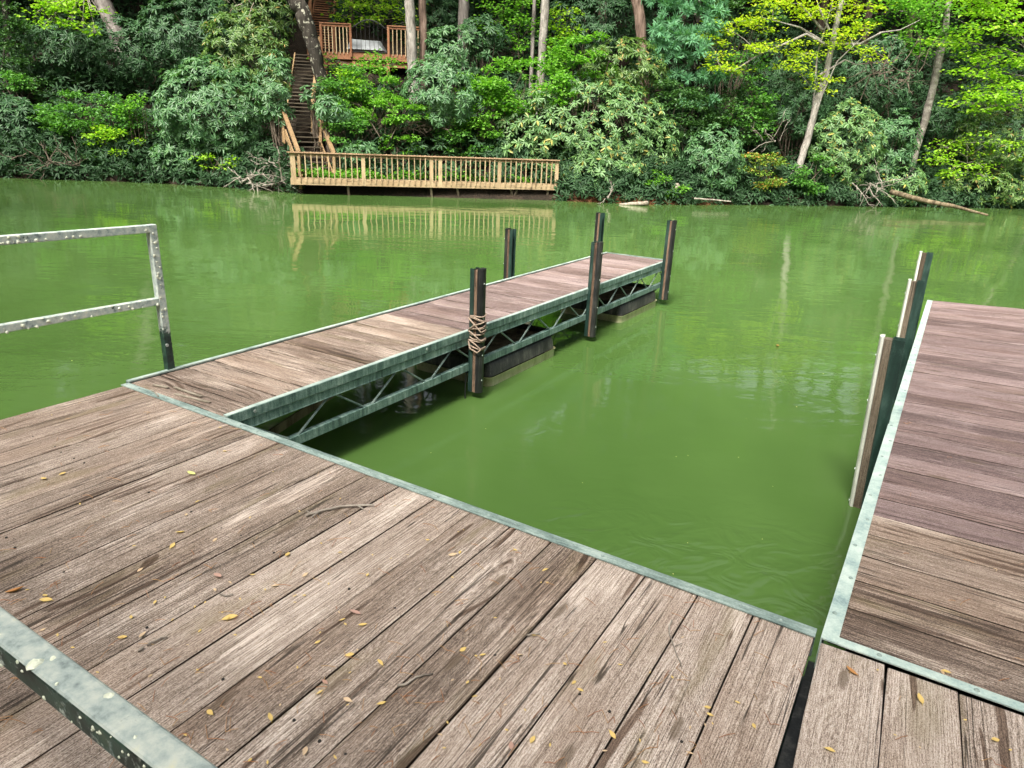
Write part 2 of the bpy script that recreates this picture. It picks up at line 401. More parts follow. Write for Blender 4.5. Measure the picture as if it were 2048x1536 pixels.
M['under'] = leaf_mat('evergreen_painted_shade', [(0.012, 0.036, 0.012), (0.024, 0.060, 0.022), (0.036, 0.082, 0.032)], 0.12, 0.55, 0.2)  # leaf colour darkened to stand for deep shade among the shrubs
M['canopy'] = leaf_mat('canopy_leaf', [(0.042, 0.126, 0.022), (0.072, 0.18, 0.026), (0.12, 0.24, 0.036), (0.18, 0.3, 0.036)], 0.40, 0.55, 0.3)


# ------------------------------------------------------------------ terrain and water
SHORE = [(-200, 5), (-60, 14), (-42, 21), (-30, 25), (-20, 27.2), (-14.5, 27.9), (-11.2, 27.2), (-8, 26.0), (-2, 26.9), (1.3, 27.6), (5, 27.6), (9.7, 29.8), (16, 31.8), (25, 35), (40, 38), (60, 38), (200, 20)]
_sx = np.array([s[0] for s in SHORE]); _sy = np.array([s[1] for s in SHORE])


def shore(x): return float(np.interp(x, _sx, _sy))


def rise(s):
    if s < 0: return WATER_Z + max(s * 0.5, -2.0) - 0.03
    z = WATER_Z
    for a, b, k in ((0, 0.35, 1.1), (0.35, 1.2, 0.35), (1.2, 22, 0.68), (22, 60, 0.30), (60, 400, 0.02)):
        if s > a: z += (min(s, b) - a) * k
    return z


def ground(x, y):
    s = y - shore(x)
    n = mnoise.noise(Vector((x * 0.35, y * 0.35, 0))) * 0.35 + mnoise.noise(Vector((x * 1.3, y * 1.3, 5))) * 0.10
    return rise(s) + n * min(1, max(0, (s - 0.1) / 1.5)) + (mnoise.noise(Vector((x * 2.2, 3, 1))) * 0.10 * (1 if 0 < s < 1.5 else 0))


g = N('forest_floor'); P = g.obj(False)
n1 = g.noise(P, (1.3, 1.3, 1.3), 6.0, 0.65); n2 = g.noise(P, (14, 14, 14), 5.0, 0.7)
v = g.math('ADD', g.math('MULTIPLY', n1, 0.45), g.math('MULTIPLY', n2, 0.6))
col = g.ramp(v, [(0.34, (0.007, 0.006, 0.004)), (0.5, (0.020, 0.015, 0.010)), (0.68, (0.050, 0.034, 0.022))])  # litter tones darkened so the ground reads as deep shade
sp = g.new('ShaderNodeSeparateXYZ'); g.l.new(P, sp.inputs[0])
clay = g.math('MULTIPLY', g.math('MULTIPLY', g.step(sp.outputs[2], -0.25, -0.5), g.step(sp.outputs[0], 1, 3)), g.step(sp.outputs[0], 10, 7))
col = g.mix(g.math('MULTIPLY', clay, 0.75), col, (0.21, 0.085, 0.038))
g.bump(v, 0.8, 0.15)
M['floor'] = g.done(col, 0.9, 0, 0.2)

xs = list(np.arange(-200, -40, 10.0)) + list(np.arange(-40, 46, 0.6)) + list(np.arange(50, 201, 10.0))
ss = [-8, -3, -1, -0.3, 0, 0.12, 0.25, 0.4, 0.7, 1.0, 1.4] + list(np.arange(1.9, 16, 0.6)) + [18, 21, 25, 30, 40, 60, 100, 180]
tv = []; tf = []
for s_ in ss:
    for x in xs:
        y = shore(x) + s_; tv.append((x, y, ground(x, y)))
nx = len(xs)
for j in range(len(ss) - 1):
    for i in range(nx - 1):
        q = j * nx + i; tf.append((q, q + 1, q + nx + 1, q + nx))
me = bpy.data.meshes.new('hillside'); me.from_pydata(tv, [], tf); me.polygons.foreach_set('use_smooth', [True] * len(tf))
tag(link('hillside', me, M['floor']), 'steep wooded hillside of leaf litter coloured dark as shade rising from the lake', kind='structure')

def nshore(x):
    t_ = min(1.0, max(0.0, (-15.0 - x) / 9.0)); return -6.5 + 1.5 * math.sin(x * 0.13) + 17.0 * t_ * t_ * (3 - 2 * t_)


def nground(x, y):
    s_ = nshore(x) - y
    return WATER_Z - 0.05 + (s_ * 0.5 if s_ < 0 else s_ * 0.32 if s_ < 30 else 9.6 + (s_ - 30) * 0.05) + mnoise.noise(Vector((x * 0.3, y * 0.3, 9))) * 0.25


tv = []; tf = []
xs = list(np.arange(-200, -40, 10.0)) + list(np.arange(-40, 0, 1.5)) + list(np.arange(0, 201, 5.0)); ss = [6, 3, 0, -0.6, -1.5, -4, -8, -14, -22, -32, -60, -120, -200]
for s_ in ss:
    for x in xs: y = nshore(x) + s_; tv.append((x, y, max(nground(x, y), -3)))
nx = len(xs)
for j in range(len(ss) - 1):
    for i in range(nx - 1):
        q = j * nx + i; tf.append((q, q + nx, q + nx + 1, q + 1))
me = bpy.data.meshes.new('near_shore'); me.from_pydata(tv, [], tf); me.polygons.foreach_set('use_smooth', [True] * len(tf))
tag(link('near_shore', me, M['floor']), 'wooded near shore behind the dock', kind='structure')

g = N('lake_water'); P = g.obj(False)
w1 = g.noise(P, (0.9, 2.1, 1), 2.0, 0.5, 0.6); w2 = g.noise(P, (3.2, 5.5, 1), 3.0, 0.55, 1.2); w3 = g.noise(P, (0.22, 0.5, 1), 2.0)
calm = g.step(g.noise(P, (0.20, 0.13, 1), 3.0, 0.5, 0.5), 0.36, 0.64, 0.30, 1.25)
h = g.math('MULTIPLY', g.math('ADD', g.math('MULTIPLY', w1, 0.6), g.math('ADD', g.math('MULTIPLY', w2, 0.15), g.math('MULTIPLY', w3, 1.0))), calm)
dn = g.new('ShaderNodeVectorMath'); dn.operation = 'DISTANCE'; g.l.new(P, dn.inputs[0]); dn.inputs[1].default_value = (1.1, 2.5, WATER_Z)
lap = g.step(g.math('ADD', dn.outputs['Value'], g.math('MULTIPLY', g.noise(P, (1.1, 1.1, 1), 2.0), 1.2)), 2.6, 0.9, 0.0, 1.0)
w4 = g.noise(P, (3.4, 4.6, 1), 2.0, 0.5, 1.6)
h = g.math('ADD', h, g.math('MULTIPLY', g.math('MULTIPLY', w4, lap), 2.2))
g.bump(h, 0.14, 0.10)
big = g.noise(P, (0.35, 0.22, 1), 4.0, 0.6)
col = g.ramp(big, [(0.3, (0.052, 0.106, 0.024)), (0.7, (0.078, 0.144, 0.038))])
g.b.inputs['IOR'].default_value = 1.33
M['water'] = g.done(col, 0.035, 0, 0.5)
me = bpy.data.meshes.new('lake_water'); me.from_pydata([(-300, -300, WATER_Z), (300, -300, WATER_Z), (300, 60, WATER_Z), (-300, 60, WATER_Z)], [], [(0, 1, 2, 3)])
tag(link('lake_water', me, M['water']), 'murky green lake water with soft ripples', kind='structure')

# ------------------------------------------------------------------ docks (dock frame: X along the slip edge, Y out over the lake)
PITCHW = 0.209
PW = 0.2022


def plank_mesh(L, w=PW, t=0.038, c=0.003, seg=1, seed=0):
    rg = random.Random(seed)
    m = MB(); prof = [(-w / 2, -t), (-w / 2, -c), (-w / 2 + c, -0.0006), (-w / 4, 0), (w / 4, 0), (w / 2 - c, -0.0006), (w / 2, -c), (w / 2, -t)]
    n = len(prof); rows = 9
    vs_ = []
    for i in range(rows):
        x = -L / 2 + L * i / (rows - 1)
        dy = rg.uniform(-0.0022, 0.0022); dz = rg.uniform(-0.0015, 0.0015)
        vs_ += [(x, p + (dy if abs(p) > w / 3 else 0) * (1 if p > 0 else -1), z + (dz if z > -t else 0)) for p, z in prof]
    fs_ = [(i * n + k, i * n + (k + 1) % n, (i + 1) * n + (k + 1) % n, (i + 1) * n + k) for i in range(rows - 1) for k in range(n)]
    fs_ += [tuple(range(n)), tuple((rows - 1) * n + k for k in reversed(range(n)))]
    m.add(vs_, fs_); me = m.mesh('plank')
    me.materials.append(None); me.materials.append(M['plank_edge'])
    for p_ in me.polygons:
        if p_.normal.z < 0.75: p_.material_index = 1
    return me


rg = random.Random(3)
# main deck, left of the wide joint: 20 boards running away from the viewer
main = dock_thing('main_dock', label='broad weathered plank deck in the foreground, left of the wide black joint', cat='dock')
L = 4.6
pm = [plank_mesh(L, seed=k) for k in range(4)]; pmm = [plank_mesh(L, seed=k) for k in range(3)]
for k in range(20):
    x = -PITCHW * (k + 0.5) - 0.002
    link('plank', pm[k % 4] if k < 17 else pmm[k - 17], M['deck'] if k < 17 else M['deck_mid'], main, (x, -0.012 - L / 2, rg.uniform(-0.0015, 0.0015)), (rg.uniform(-0.004, 0.004), 0, R(90) + rg.uniform(-0.0008, 0.0008)))
m = MB(); m.box(-4.20, 0.0, -0.047, 0.004, 0.004, 0.009); m.box(-4.20, 0.0, 0.0005, 0.006, -0.11, 0.0035)
m.build('edge_trim', M['trim'], main)
m = MB()
for k in range(30): m.tube([(-0.12 - k * 0.14, -0.022, 0.009), (-0.12 - k * 0.14, -0.022, 0.0125)], [0.008, 0.005], 8)
tag(m.build('rivets', M['trim'], main), kind='stuff')
m = MB()
for x in (-4.17, -2.8, -1.4, -0.035): m.box(x - 0.02, x + 0.02, -4.55, -0.02, -0.18, -0.045)
for y in (-4.4, -2.6, -1.2): m.box(-4.14, -0.06, y - 0.02, y + 0.02, -0.20, -0.048)
m.box(-0.035, -0.006, -4.55, -0.015, -0.50, -0.19)  # deeper skirt added to keep the joint beside it dark
m.build('deck_frame', M['green_steel'], main)
m = MB()
for x0, x1, y0, y1 in ((-4.0, -2.4, -1.9, -0.5), (-1.9, -0.2, -1.9, -0.45), (-4.0, -2.4, -4.3, -2.7), (-1.9, -0.2, -4.3, -2.7)): m.box(x0, x1, y0, y1, -0.75, -0.205)
bevelled(m.build('float_drum', M['float_black'], main), 0.05)
m = MB()
for k in range(20):
    for yy in (-0.75, -1.30, -1.86, -2.4):
        for e in (-0.055, 0.06):
            if rg.random() < 0.4:
                x = -PITCHW * (k + 0.5) + e + rg.uniform(-0.01, 0.01); y = yy + rg.uniform(-0.015, 0.015)
                m.tube([(x, y, -0.002), (x, y, 0.0022)], [0.0055, 0.0045], 7)
tag(m.build('nail_heads', M['nail'], main), kind='stuff')

# right-hand part: short boards near the viewer plus the long finger with cross boards
right = dock_thing('right_dock', label='long reddish finger dock on the right with pale green metal edging', cat='dock')
pm2 = [plank_mesh(3.0, seed=k + 20) for k in range(3)]
for k in range(10):
    link('plank', pm2[k % 3], M['deck'], right, (0.0705 + PW / 2 + k * 0.2075, -0.05 - 1.5, rg.uniform(-0.001, 0.0015)), (0, 0, R(90) + 0.0325 + rg.uniform(-0.001, 0.001)))
RW = 2.0
pm3 = {q: [plank_mesh(RW, seed=k + 30) for k in range(4)] for q in ('deck_mid', 'deck_plum')}


def redge(y): return 0.026 + 0.012 * y


y = 0.008; k = 0
while y < 7.02:
    w = PITCHW * rg.uniform(0.975, 1.02)
    yc = y + w / 2; x0 = redge(yc) + 0.012
    roll = -0.010 - 0.030 * (yc / 7.0) ** 1.5 if yc > 1 else -0.006
    mt = 'deck_plum' if yc > 1.0 + rg.uniform(0, 0.1) else 'deck_mid'
    o = link('plank', pm3[mt][k % 4], M[mt], right, (x0 + RW / 2, yc + 0.002 * yc, 0.001 + rg.uniform(-0.001, 0.002) - math.sin(roll) * RW / 2), (rg.uniform(-0.004, 0.004), roll, 0.012 * min(1, yc / 3) + rg.uniform(-0.002, 0.002)))
    o.scale = (1, w / PITCHW * 1.0, 1); y += w; k += 1
m = MB()
m.add([(redge(0) - 0.004, -0.045, 0.0), (redge(0) + 0.044, -0.045, 0.0), (redge(7.05) + 0.044, 7.05, 0.0), (redge(7.05) - 0.004, 7.05, 0.0)] , [])
m.v = []; a0, a1 = redge(0.0) - 0.004, redge(7.05) - 0.004
vs_ = [(a0, -0.042, 0.006), (a0 + 0.05, -0.042, 0.006), (a1 + 0.05, 7.05, 0.006), (a1, 7.05, 0.006)]
m.add(vs_ + [(x, y, 0.012) for x, y, z in vs_], [(3, 2, 1, 0), (4, 5, 6, 7), (0, 1, 5, 4), (1, 2, 6, 5), (2, 3, 7, 6), (3, 0, 4, 7)])
vs_ = [(a0 - 0.004, -0.042, -0.14), (a0 + 0.001, -0.042, -0.14), (a1 + 0.001, 7.05, -0.14), (a1 - 0.004, 7.05, -0.14)]
m.add(vs_ + [(x, y, 0.0115) for x, y, z in vs_], [(3, 2, 1, 0), (4, 5, 6, 7), (0, 1, 5, 4), (1, 2, 6, 5), (2, 3, 7, 6), (3, 0, 4, 7)])
m.build('edge_trim', M['trim_pale'], right)
m = MB(); m.box(a0 + 0.0505, 2.1, -0.042, -0.002, 0.005, 0.0105); m.build('cross_trim', M['trim_pale'], right)
m = MB()
for k in range(26):
    yy = 0.13 + k * 0.275; x = redge(yy) + 0.012 + (k % 2) * 0.018
    m.tube([(x, yy, 0.012), (x, yy, 0.0165)], [0.009, 0.006], 8)
for k in range(8): m.tube([(0.20 + k * 0.28, -0.022, 0.0105), (0.20 + k * 0.28, -0.022, 0.015)], [0.009, 0.006], 8)
tag(m.build('rivets', M['trim'], right), kind='stuff')
m = MB(); m.box(-0.004, 0.10, -2.9, -0.012, -0.19, -0.12); m.build('joint_shade_strip', M['rubber'], right)  # black strip added to stand for the dark shade inside the joint
m = MB(); m.box(0.10, 2.1, 0.05, 6.9, -0.16, -0.10); m.box(0.10, 2.1, -3.0, -0.1, -0.55, -0.05); m.box(0.03, 2.1, -0.1, -0.05, -0.55, -0.05)  # deep near boxes added to keep the joint dark
for y0 in (0.6, 2.9, 5.3): m.box(0.18, 2.0, y0, y0 + 1.3, -0.75, -0.165)
m.build('deck_frame', M['float_black'], right)

# the narrow finger dock out in the lake
fin = dock_thing('finger_dock', label='narrow floating finger dock with green truss sides reaching into the lake', cat='dock')
XA, XB, FY = -4.235, -3.225, 7.55
pm4 = {q: [plank_mesh(XB - XA - 0.07, seed=k + 40) for k in range(4)] for q in ('deck_mid', 'deck_red')}
y = 0.02; k = 0
while y < FY - 0.02:
    w = PITCHW * rg.uniform(0.97, 1.01)
    mt = 'deck_mid' if y < 1.9 + rg.uniform(0, 0.7) else 'deck_red'
    o = link('plank', pm4[mt][k % 4], M[mt], fin, ((XA + XB) / 2, y + w / 2, rg.uniform(-0.002, 0.0015)), (rg.uniform(-0.005, 0.005), 0, (R(180) if rg.random() < 0.5 else 0) + rg.uniform(-0.002, 0.002)))
    o.scale = (1, w / PITCHW, 1); y += w; k += 1
TOP = 0.016
for side, x, sg in (('rim', XB, 1), ('rim', XA, -1)):
    m = MB(); m.box(min(x, x - sg * 0.033), max(x, x - sg * 0.033), 0.012, FY, 0.006, TOP); m.build('rim_flange', M['rim_top'], fin)
    m = MB(); m.box(min(x + sg * 0.002, x + sg * 0.007), max(x + sg * 0.002, x + sg * 0.007), 0.012, FY, -0.044, TOP - 0.002)
    m.build('rim_band', M['rim'], fin)
    m = MB(); m.box(min(x - sg * 0.008, x), max(x - sg * 0.008, x), 0.03, FY, -0.105, -0.052); m.box(min(x - sg * 0.008, x + sg * 0.004), max(x - sg * 0.008, x + sg * 0.004), 0.03, FY, -0.109, -0.1045)
    m.build('top_chord', M['rim'], fin)
    m = MB(); m.box(min(x - sg * 0.006, x + sg * 0.002), max(x - sg * 0.006, x + sg * 0.002), 0.05, FY - 0.03, -0.352, -0.290); m.box(min(x - sg * 0.045, x - sg * 0.0062), max(x - sg * 0.045, x - sg * 0.0062), 0.05, FY - 0.03, -0.296, -0.290)
    m.build('bottom_chord', M['rim'], fin)
    nodes = [0.14 + 0.352 * j for j in range(22)]
    for j in range(21):
        ya, yb = nodes[j], nodes[j + 1]
        za, zb = (-0.107, -0.300) if j % 2 == 0 else (-0.300, -0.107)
        m = MB(); m.tube([(x - sg * 0.016, ya + 0.028, za), (x - sg * 0.016, yb - 0.028, zb)], 0.0085, 6); m.build('brace_rod', M['rod'], fin)
m = MB(); m.beam((XB - 0.08, 0.95, -0.12), (XB - 0.30, 0.28, -0.42), 0.012, 0.06); m.build('diagonal_brace', M['log'], fin)
m = MB()
for yy in np.arange(0.4, 7.5, 0.7): m.box(XA + 0.01, XB - 0.01, yy - 0.015, yy + 0.015, -0.085, -0.045)
m.build('cross_joists', M['rim'], fin)
m = MB(); m.box(XA - 0.005, XB + 0.005, FY + 0.001, FY + 0.006, -0.11, 0.012); m.build('end_band', M['rim'], fin)
m = MB()
for yy, zz in ((0.20, -0.012), (1.86, -0.012), (2.72, -0.010)):
    m = MB(); m.tube([(XB + 0.0068, yy, zz), (XB + 0.012, yy, zz)], 0.011, 10); m.build('bolt_head', M['rivet'], fin)
m = MB()
prev = None
for a, b, z in (((-4.05, 0.08), (-3.92, 0.10), 0.006), ((-3.90, 0.13), (-3.62, 0.125), 0.008), ((-3.80, 0.065), (-3.50, 0.10), 0.004)):
    m.beam((a[0], a[1], z), (b[0], b[1], z + 0.004), 0.016, 0.006)
m.build('splinter', M['log_pale'], fin)


def make_float(y0, y1, label):
    x0, x1 = -4.13, -3.222
    t = dock_thing('dock_float', (x0 + x1) / 2, (y0 + y1) / 2, WATER_Z, label=label, cat='dock float', group='black floats under the finger dock')
    hx, hy = (x1 - x0) / 2, (y1 - y0) / 2

    def ring(dx, dy, r, z, n=5):
        out = []
        for cx, cy, a0 in ((1, 1, 0), (-1, 1, 90), (-1, -1, 180), (1, -1, 270)):
            for k in range(n):
                a = R(a0 + 90 * k / (n - 1)); out.append((cx * (dx - r) + r * math.cos(a), cy * (dy - r) + r * math.sin(a), z))
        return out

    def loft(name, mat, rings, cap):
        m = MB(); n = len(rings[0]); vs_ = [p for r_ in rings for p in r_]
        fs_ = [(i * n + k, i * n + (k + 1) % n, (i + 1) * n + (k + 1) % n, (i + 1) * n + k) for i in range(len(rings) - 1) for k in range(n)]
        if cap: fs_.append(tuple((len(rings) - 1) * n + k for k in range(n)))
        m.add(vs_, fs_); return m.build(name, mat, t, True)
    loft('algae_band', M['float_band'], [ring(hx - 0.02, hy - 0.02, 0.07, -0.12), ring(hx, hy, 0.07, -0.02), ring(hx, hy, 0.07, 0.075), ring(hx + 0.010, hy + 0.010, 0.07, 0.082), ring(hx + 0.010, hy + 0.010, 0.07, 0.092)], False)
    loft('float_body', M['float_black'], [ring(hx - 0.006, hy - 0.006, 0.07, 0.093), ring(hx - 0.02, hy - 0.02, 0.07, 0.20), ring(hx - 0.035, hy - 0.035, 0.06, 0.225), ring(hx - 0.15, hy - 0.15, 0.05, 0.228)], True)
    n = 5
    for k in range(n):
        bw = (2 * hy - 0.2) / n; yy = -hy + 0.1 + bw * (k + 0.5)
        m = MB(); m.box(-hx + 0.06, hx - 0.10, yy - bw / 2 + 0.004, yy + bw / 2 - 0.004, 0.232, 0.25); m.build('top_board', M['log'], t)
    m = MB(); m.box(-hx + 0.02, hx - 0.02, hy - 0.075, hy - 0.03, 0.229, 0.29); m.build('end_strip', M['float_black'], t)
    return t


make_float(2.80, 4.12, 'black float with pale waterline band behind the roped dock post')
make_float(5.90, 7.22, 'black float with pale waterline band under the far end of the finger dock')


def make_post(name, x, y, zb, zt, order, wood_m, bump_m, label, group, lean=0.0, wx=(0.042, 0.030, 0.053), wy=0.085, rz=0.0):
    """layers along x: steel channel, timber, bumper; order +1 puts the bumper at +x"""
    t = dock_thing(name, x, y, 0, rz, label=label, cat='dock post', group=group)
    a, b, c = wx; tot = a + b + c; s = order

    def X(v): return s * (v - tot / 2)
    sh = Matrix.Identity(4); sh[0][2] = lean
    # channel: web against the timber, two flanges
    m = MB()
    for u0, u1, v0, v1 in ((a - 0.005, a - 0.001, -wy / 2, wy / 2), (0.0, a - 0.0055, -wy / 2, -wy / 2 + 0.005), (0.0, a - 0.0055, wy / 2 - 0.005, wy / 2)):
        xx = sorted((X(u0), X(u1))); m.box(xx[0], xx[1], v0, v1, zb, zt, sh)
    m.build('steel_channel', M['green_steel'], t)
    m = MB(); xx = sorted((X(a), X(a + b))); m.box(xx[0], xx[1], -wy / 2 + 0.006, wy / 2 - 0.006, zb, zt - 0.008, sh @ Matrix.Identity(4))
    o = m.build('timber_core', wood_m, t)
    # vertical board: turn the texture so that local X is up
    o.data.transform(Matrix.Rotation(R(90), 4, 'Y')); o.rotation_euler = (0, R(-90), 0)
    m = MB(); prof = []
    for k in range(9):
        an = R(-90 + 180 * k / 8); prof.append((a + b + 0.002 + (c - 0.002) * max(0, math.cos(an)) ** 0.6, wy / 2 * math.sin(an)))
    pr = [(X(u), v) for u, v in prof]
    n = len(pr); vs_ = [sh @ Vector((u, v, zb)) for u, v in pr] + [sh @ Vector((u, v, zt + 0.004)) for u, v in pr]
    m.add(vs_, [(i, (i + 1) % n, n + (i + 1) % n, n + i) for i in range(n)] + [tuple(range(n)), tuple(range(n, 2 * n))])
    bump = m.build('bumper', bump_m, t)
    for z in (zt - 0.12, zt - 0.42, zb + 0.35, zb + 0.12):
        m = MB(); p = sh @ Vector((X(tot - 0.001), -0.012, z)); m.tube([p, p + Vector((s * 0.005, 0, 0))], 0.007, 8); m.build('bolt_head', M['rivet'], bump)
    return t


FG = 'posts along the finger dock'
make_post('dock_post', -3.165, 2.50, -0.545, 0.556, 1, M['post_wood'], M['rubber'], 'finger dock post wrapped with coiled rope', FG)
make_post('dock_post', -3.165, 4.86, -0.545, 0.545, 1, M['post_wood'], M['rubber'], 'middle post on the slip side of the finger dock, behind the roped post', FG)
make_post('dock_post', -3.160, 7.30, -0.520, 0.605, 1, M['post_wood'], M['rubber'], 'end post on the slip side of the finger dock', FG)
make_post('dock_post', -4.325, 4.86, -0.545, 0.575, -1, M['post_wood'], M['rubber'], 'post on the lake side of the finger dock, halfway along', FG)
make_post('dock_post', -4.275, 7.30, -0.52, 0.612, -1, M['post_wood'], M['rubber'], 'farthest post, at the outer lake-side corner of the finger dock', FG)
RG = 'posts along the right dock'
W3 = (0.068, 0.044, 0.030)
make_post('dock_post', -0.0195, 2.40, -0.70, 0.545, -1, M['post_wood_grey'], M['pvc'], 'nearest white-edged post beside the right dock', RG, -0.036, W3)
make_post('dock_post', -0.0080, 4.80, -0.70, 0.550, -1, M['post_wood_grey'], M['pvc'], 'middle of three white-edged posts beside the right dock', RG, -0.02, (0.062, 0.042, 0.030))
make_post('dock_post', -0.010, 7.08, -0.70, 0.548, -1, M['post_wood_grey'], M['pvc'], 'farthest white-edged post at the outer end of the right dock', RG, -0.02, (0.066, 0.046, 0.032))

# rope round the near finger post, and the cable hanging into the water
rp = dock_thing('mooring_rope', -3.165, 2.50, 0, label='weathered brown rope coiled round the near finger dock post', cat='rope')
pts = []
rq = random.Random(12)
tr = 0
ctrl = [0.165, 0.150, 0.158, 0.140, 0.10, 0.152, 0.095, 0.03, 0.09, 0.035, 0.07, -0.02, 0.03, -0.055, -0.045, -0.07, -0.06, -0.13, -0.15]
n = len(ctrl) * 8
for i in range(n):
    t_ = i / 8; k = int(t_); f = t_ - k; k2 = min(k + 1, len(ctrl) - 1)
    z = ctrl[k] * (1 - f) + ctrl[k2] * f; an = t_ * math.pi * 1.02 + 0.6
    rx, ry = 0.071, 0.056
    q = 0.9 + 0.06 * abs(math.sin(2 * an))
    pts.append((rx * math.cos(an) * q * 1.08, ry * math.sin(an) * q * 1.1, z + 0.004 * math.sin(an * 3)))
m = MB(); m.tube(pts, 0.0068, 6); m.build('rope_coil', M['rope'], rp, True)
for za, zb, fx in ((0.13, 0.02, 1), (0.02, 0.10, 1), (0.02, -0.06, 1), (-0.06, -0.13, 1)):
    m = MB(); m.tube([(-0.062, -0.055, za), (0.0, -0.062, (za + zb) / 2 + 0.012), (0.066, -0.050, zb), (0.078, 0.01, zb + 0.012)], 0.0075, 6); m.build('rope_strand', M['rope'], rp, True)
m = MB(); m.tube([(0.07, -0.05, -0.13), (0.05, -0.075, -0.16), (-0.03, -0.072, -0.135), (-0.066, -0.05, -0.06)], 0.008, 6); m.build('rope_tail', M['rope'], rp, True)
m = MB(); m.tube([(-3.235, 2.44, -0.36), (-3.238, 2.43, -0.5), (-3.236, 2.43, -0.66)], 0.006, 6)
o = m.build('hanging_cable', M['cable']); o.matrix_world = DOCK_M
tag(o, 'thin black cable hanging into the water beside the roped post', 'cable')

# railings with lichen
rail = dock_thing('dock_railing', -4.235, 0, 0, label='white lichen-covered green metal railing at the left edge of the dock', cat='railing')
for y0 in (0.318, -2.0):
    m = MB(); m.box(-0.024, 0.024, y0 - 0.026, y0 + 0.026, -0.11, 0.988); po = bevelled(m.build('post', M['rail_post'], rail), 0.004)
    if y0 > 0: front_post = po
m = MB(); m.box(-0.022, 0.024, -1.974, 0.291, 0.942, 0.990, Matrix.Rotation(R(-0.5), 4, 'X')); bevelled(m.build('top_rail', M['rail_left'], rail), 0.004)
m = MB(); m.box(-0.022, 0.022, -1.974, 0.291, 0.470, 0.516, Matrix.Rotation(R(-0.25), 4, 'X')); bevelled(m.build('middle_rail', M['rail_left'], rail), 0.004)
m = MB(); m.tube([(0.024, 0.305, 0.19), (0.029, 0.305, 0.19)], 0.011, 10); m.build('bolt_head', M['rivet'], front_post)


def lichen_blobs(name, spots, parent, mat):
    m = MB()
    for (x, y, z, r_, nrm) in spots:
        nrm = Vector(nrm).normalized(); a = nrm.orthogonal().normalized(); b = nrm.cross(a); c0 = Vector((x, y, z)); k = 9
        base = len(m.v); hs_ = [random.uniform(0.6, 1.2) for _ in range(k)]
        for rr_, hh in ((1.0, -0.001), (0.6, r_ * 0.28)):
            for j in range(k):
                an = 2 * math.pi * j / k; q = r_ * rr_ * hs_[j]
                m.v.append(tuple(c0 + (a * math.cos(an) + b * math.sin(an)) * q + nrm * hh))
        m.f += [(base + j, base + (j + 1) % k, base + k + (j + 1) % k, base + k + j) for j in range(k)]
        m.f.append(tuple(base + k + j for j in range(k)))
    return tag(m.build(name, mat, parent, True), kind='stuff')


sp = []
for k in range(46):
    y_ = random.uniform(-1.2, 0.3); zz = random.choice((0.958, 0.985, 0.495, 0.475)); sp.append((0.0245, y_, zz, random.uniform(0.005, 0.014), (1, 0, 0.2)))
for k in range(30): sp.append((random.uniform(0.0, 0.02), random.uniform(-1.2, 0.3), 0.517, random.uniform(0.005, 0.012), (0.2, 0, 1)))
for k in range(24): sp.append((0.0245, 0.318 + random.uniform(-0.02, 0.02), random.uniform(0.35, 0.95), random.uniform(0.004, 0.012), (1, 0, 0)))
lichen_blobs('lichen_patches', sp, rail, M['lichen'])

near = dock_thing('dock_railing', -4.235, -2.0, 0, label='pale green lichen-spotted railing tube crossing the lower left corner', cat='railing')
m = MB(); m.box(0.026, 5.2, -0.038, 0.0, 0.945, 0.985); bevelled(m.build('top_rail', M['rail_near'], near), 0.006, 3)
m = MB(); m.box(0.026, 5.2, -0.026, 0.016, 0.46, 0.505); bevelled(m.build('middle_rail', M['rail_near'], near), 0.005)
m = MB(); m.box(5.2, 5.248, -0.03, 0.018, -0.05, 0.985); bevelled(m.build('post', M['rail_near'], near), 0.005)
sp = []
for k in range(26): sp.append((random.uniform(2.6, 4.3), random.uniform(-0.036, -0.003), 0.9855, random.uniform(0.0015, 0.005), (0, 0, 1)))
for k in range(70): sp.append((random.uniform(2.6, 4.3), -0.0385, random.uniform(0.948, 0.982), random.uniform(0.0012, 0.0035), (0, -1, 0)))
sp += [(3.50, -0.030, 0.9856, 0.010, (0, 0, 1)), (3.32, -0.042, 0.984, 0.008, (0, -0.5, 1)), (3.62, -0.010, 0.985, 0.006, (0, 0, 1))]
lichen_blobs('lichen_patches', sp, near, M['lichen'])

# ------------------------------------------------------------------ things lying on the deck
UPZ = 0.004


def leaf_mesh(seed, Lf=0.026, w=0.013):
    rq = random.Random(seed); m = MB(); rows = 5; vs_ = []
    cur = rq.uniform(0.2, 0.9); tw = rq.uniform(-0.5, 0.5)
    for i in range(rows):
        t_ = i / (rows - 1); hw = w / 2 * math.sin(math.pi * min(0.97, max(0.06, t_))) ** 0.8
        for sx_ in (-1, 0, 1):
            vs_.append(((t_ - 0.5) * Lf, sx_ * hw, Lf * 0.16 * cur * ((2 * t_ - 1) ** 2) + abs(sx_) * hw * 0.5 + sx_ * tw * hw * (t_ - 0.5)))
    for i in range(rows - 1):
        for k in range(2): m.f.append((i * 3 + k, i * 3 + k + 1, i * 3 + k + 4, i * 3 + k + 3))
    m.v = vs_
    b = len(m.v); m.v += [(-0.5 * Lf, 0.0006, 0.002), (-0.5 * Lf, -0.0006, 0.002), (-0.8 * Lf, 0.0, 0.001)]; m.f.append((b, b + 1, b + 2))
    return m.mesh('fallen_leaf', True)


LM = {}
for key, mt in (('y', 'leaf_yellow'), ('t', 'leaf_tan'), ('o', 'leaf_orange'), ('p', 'leaf_pink'), ('l', 'leaf_lime')):
    LM[key] = []
    for s_ in range(4):
        me = leaf_mesh(s_ * 7 + ord(key)); me.materials.append(M[mt]); LM[key].append(me)


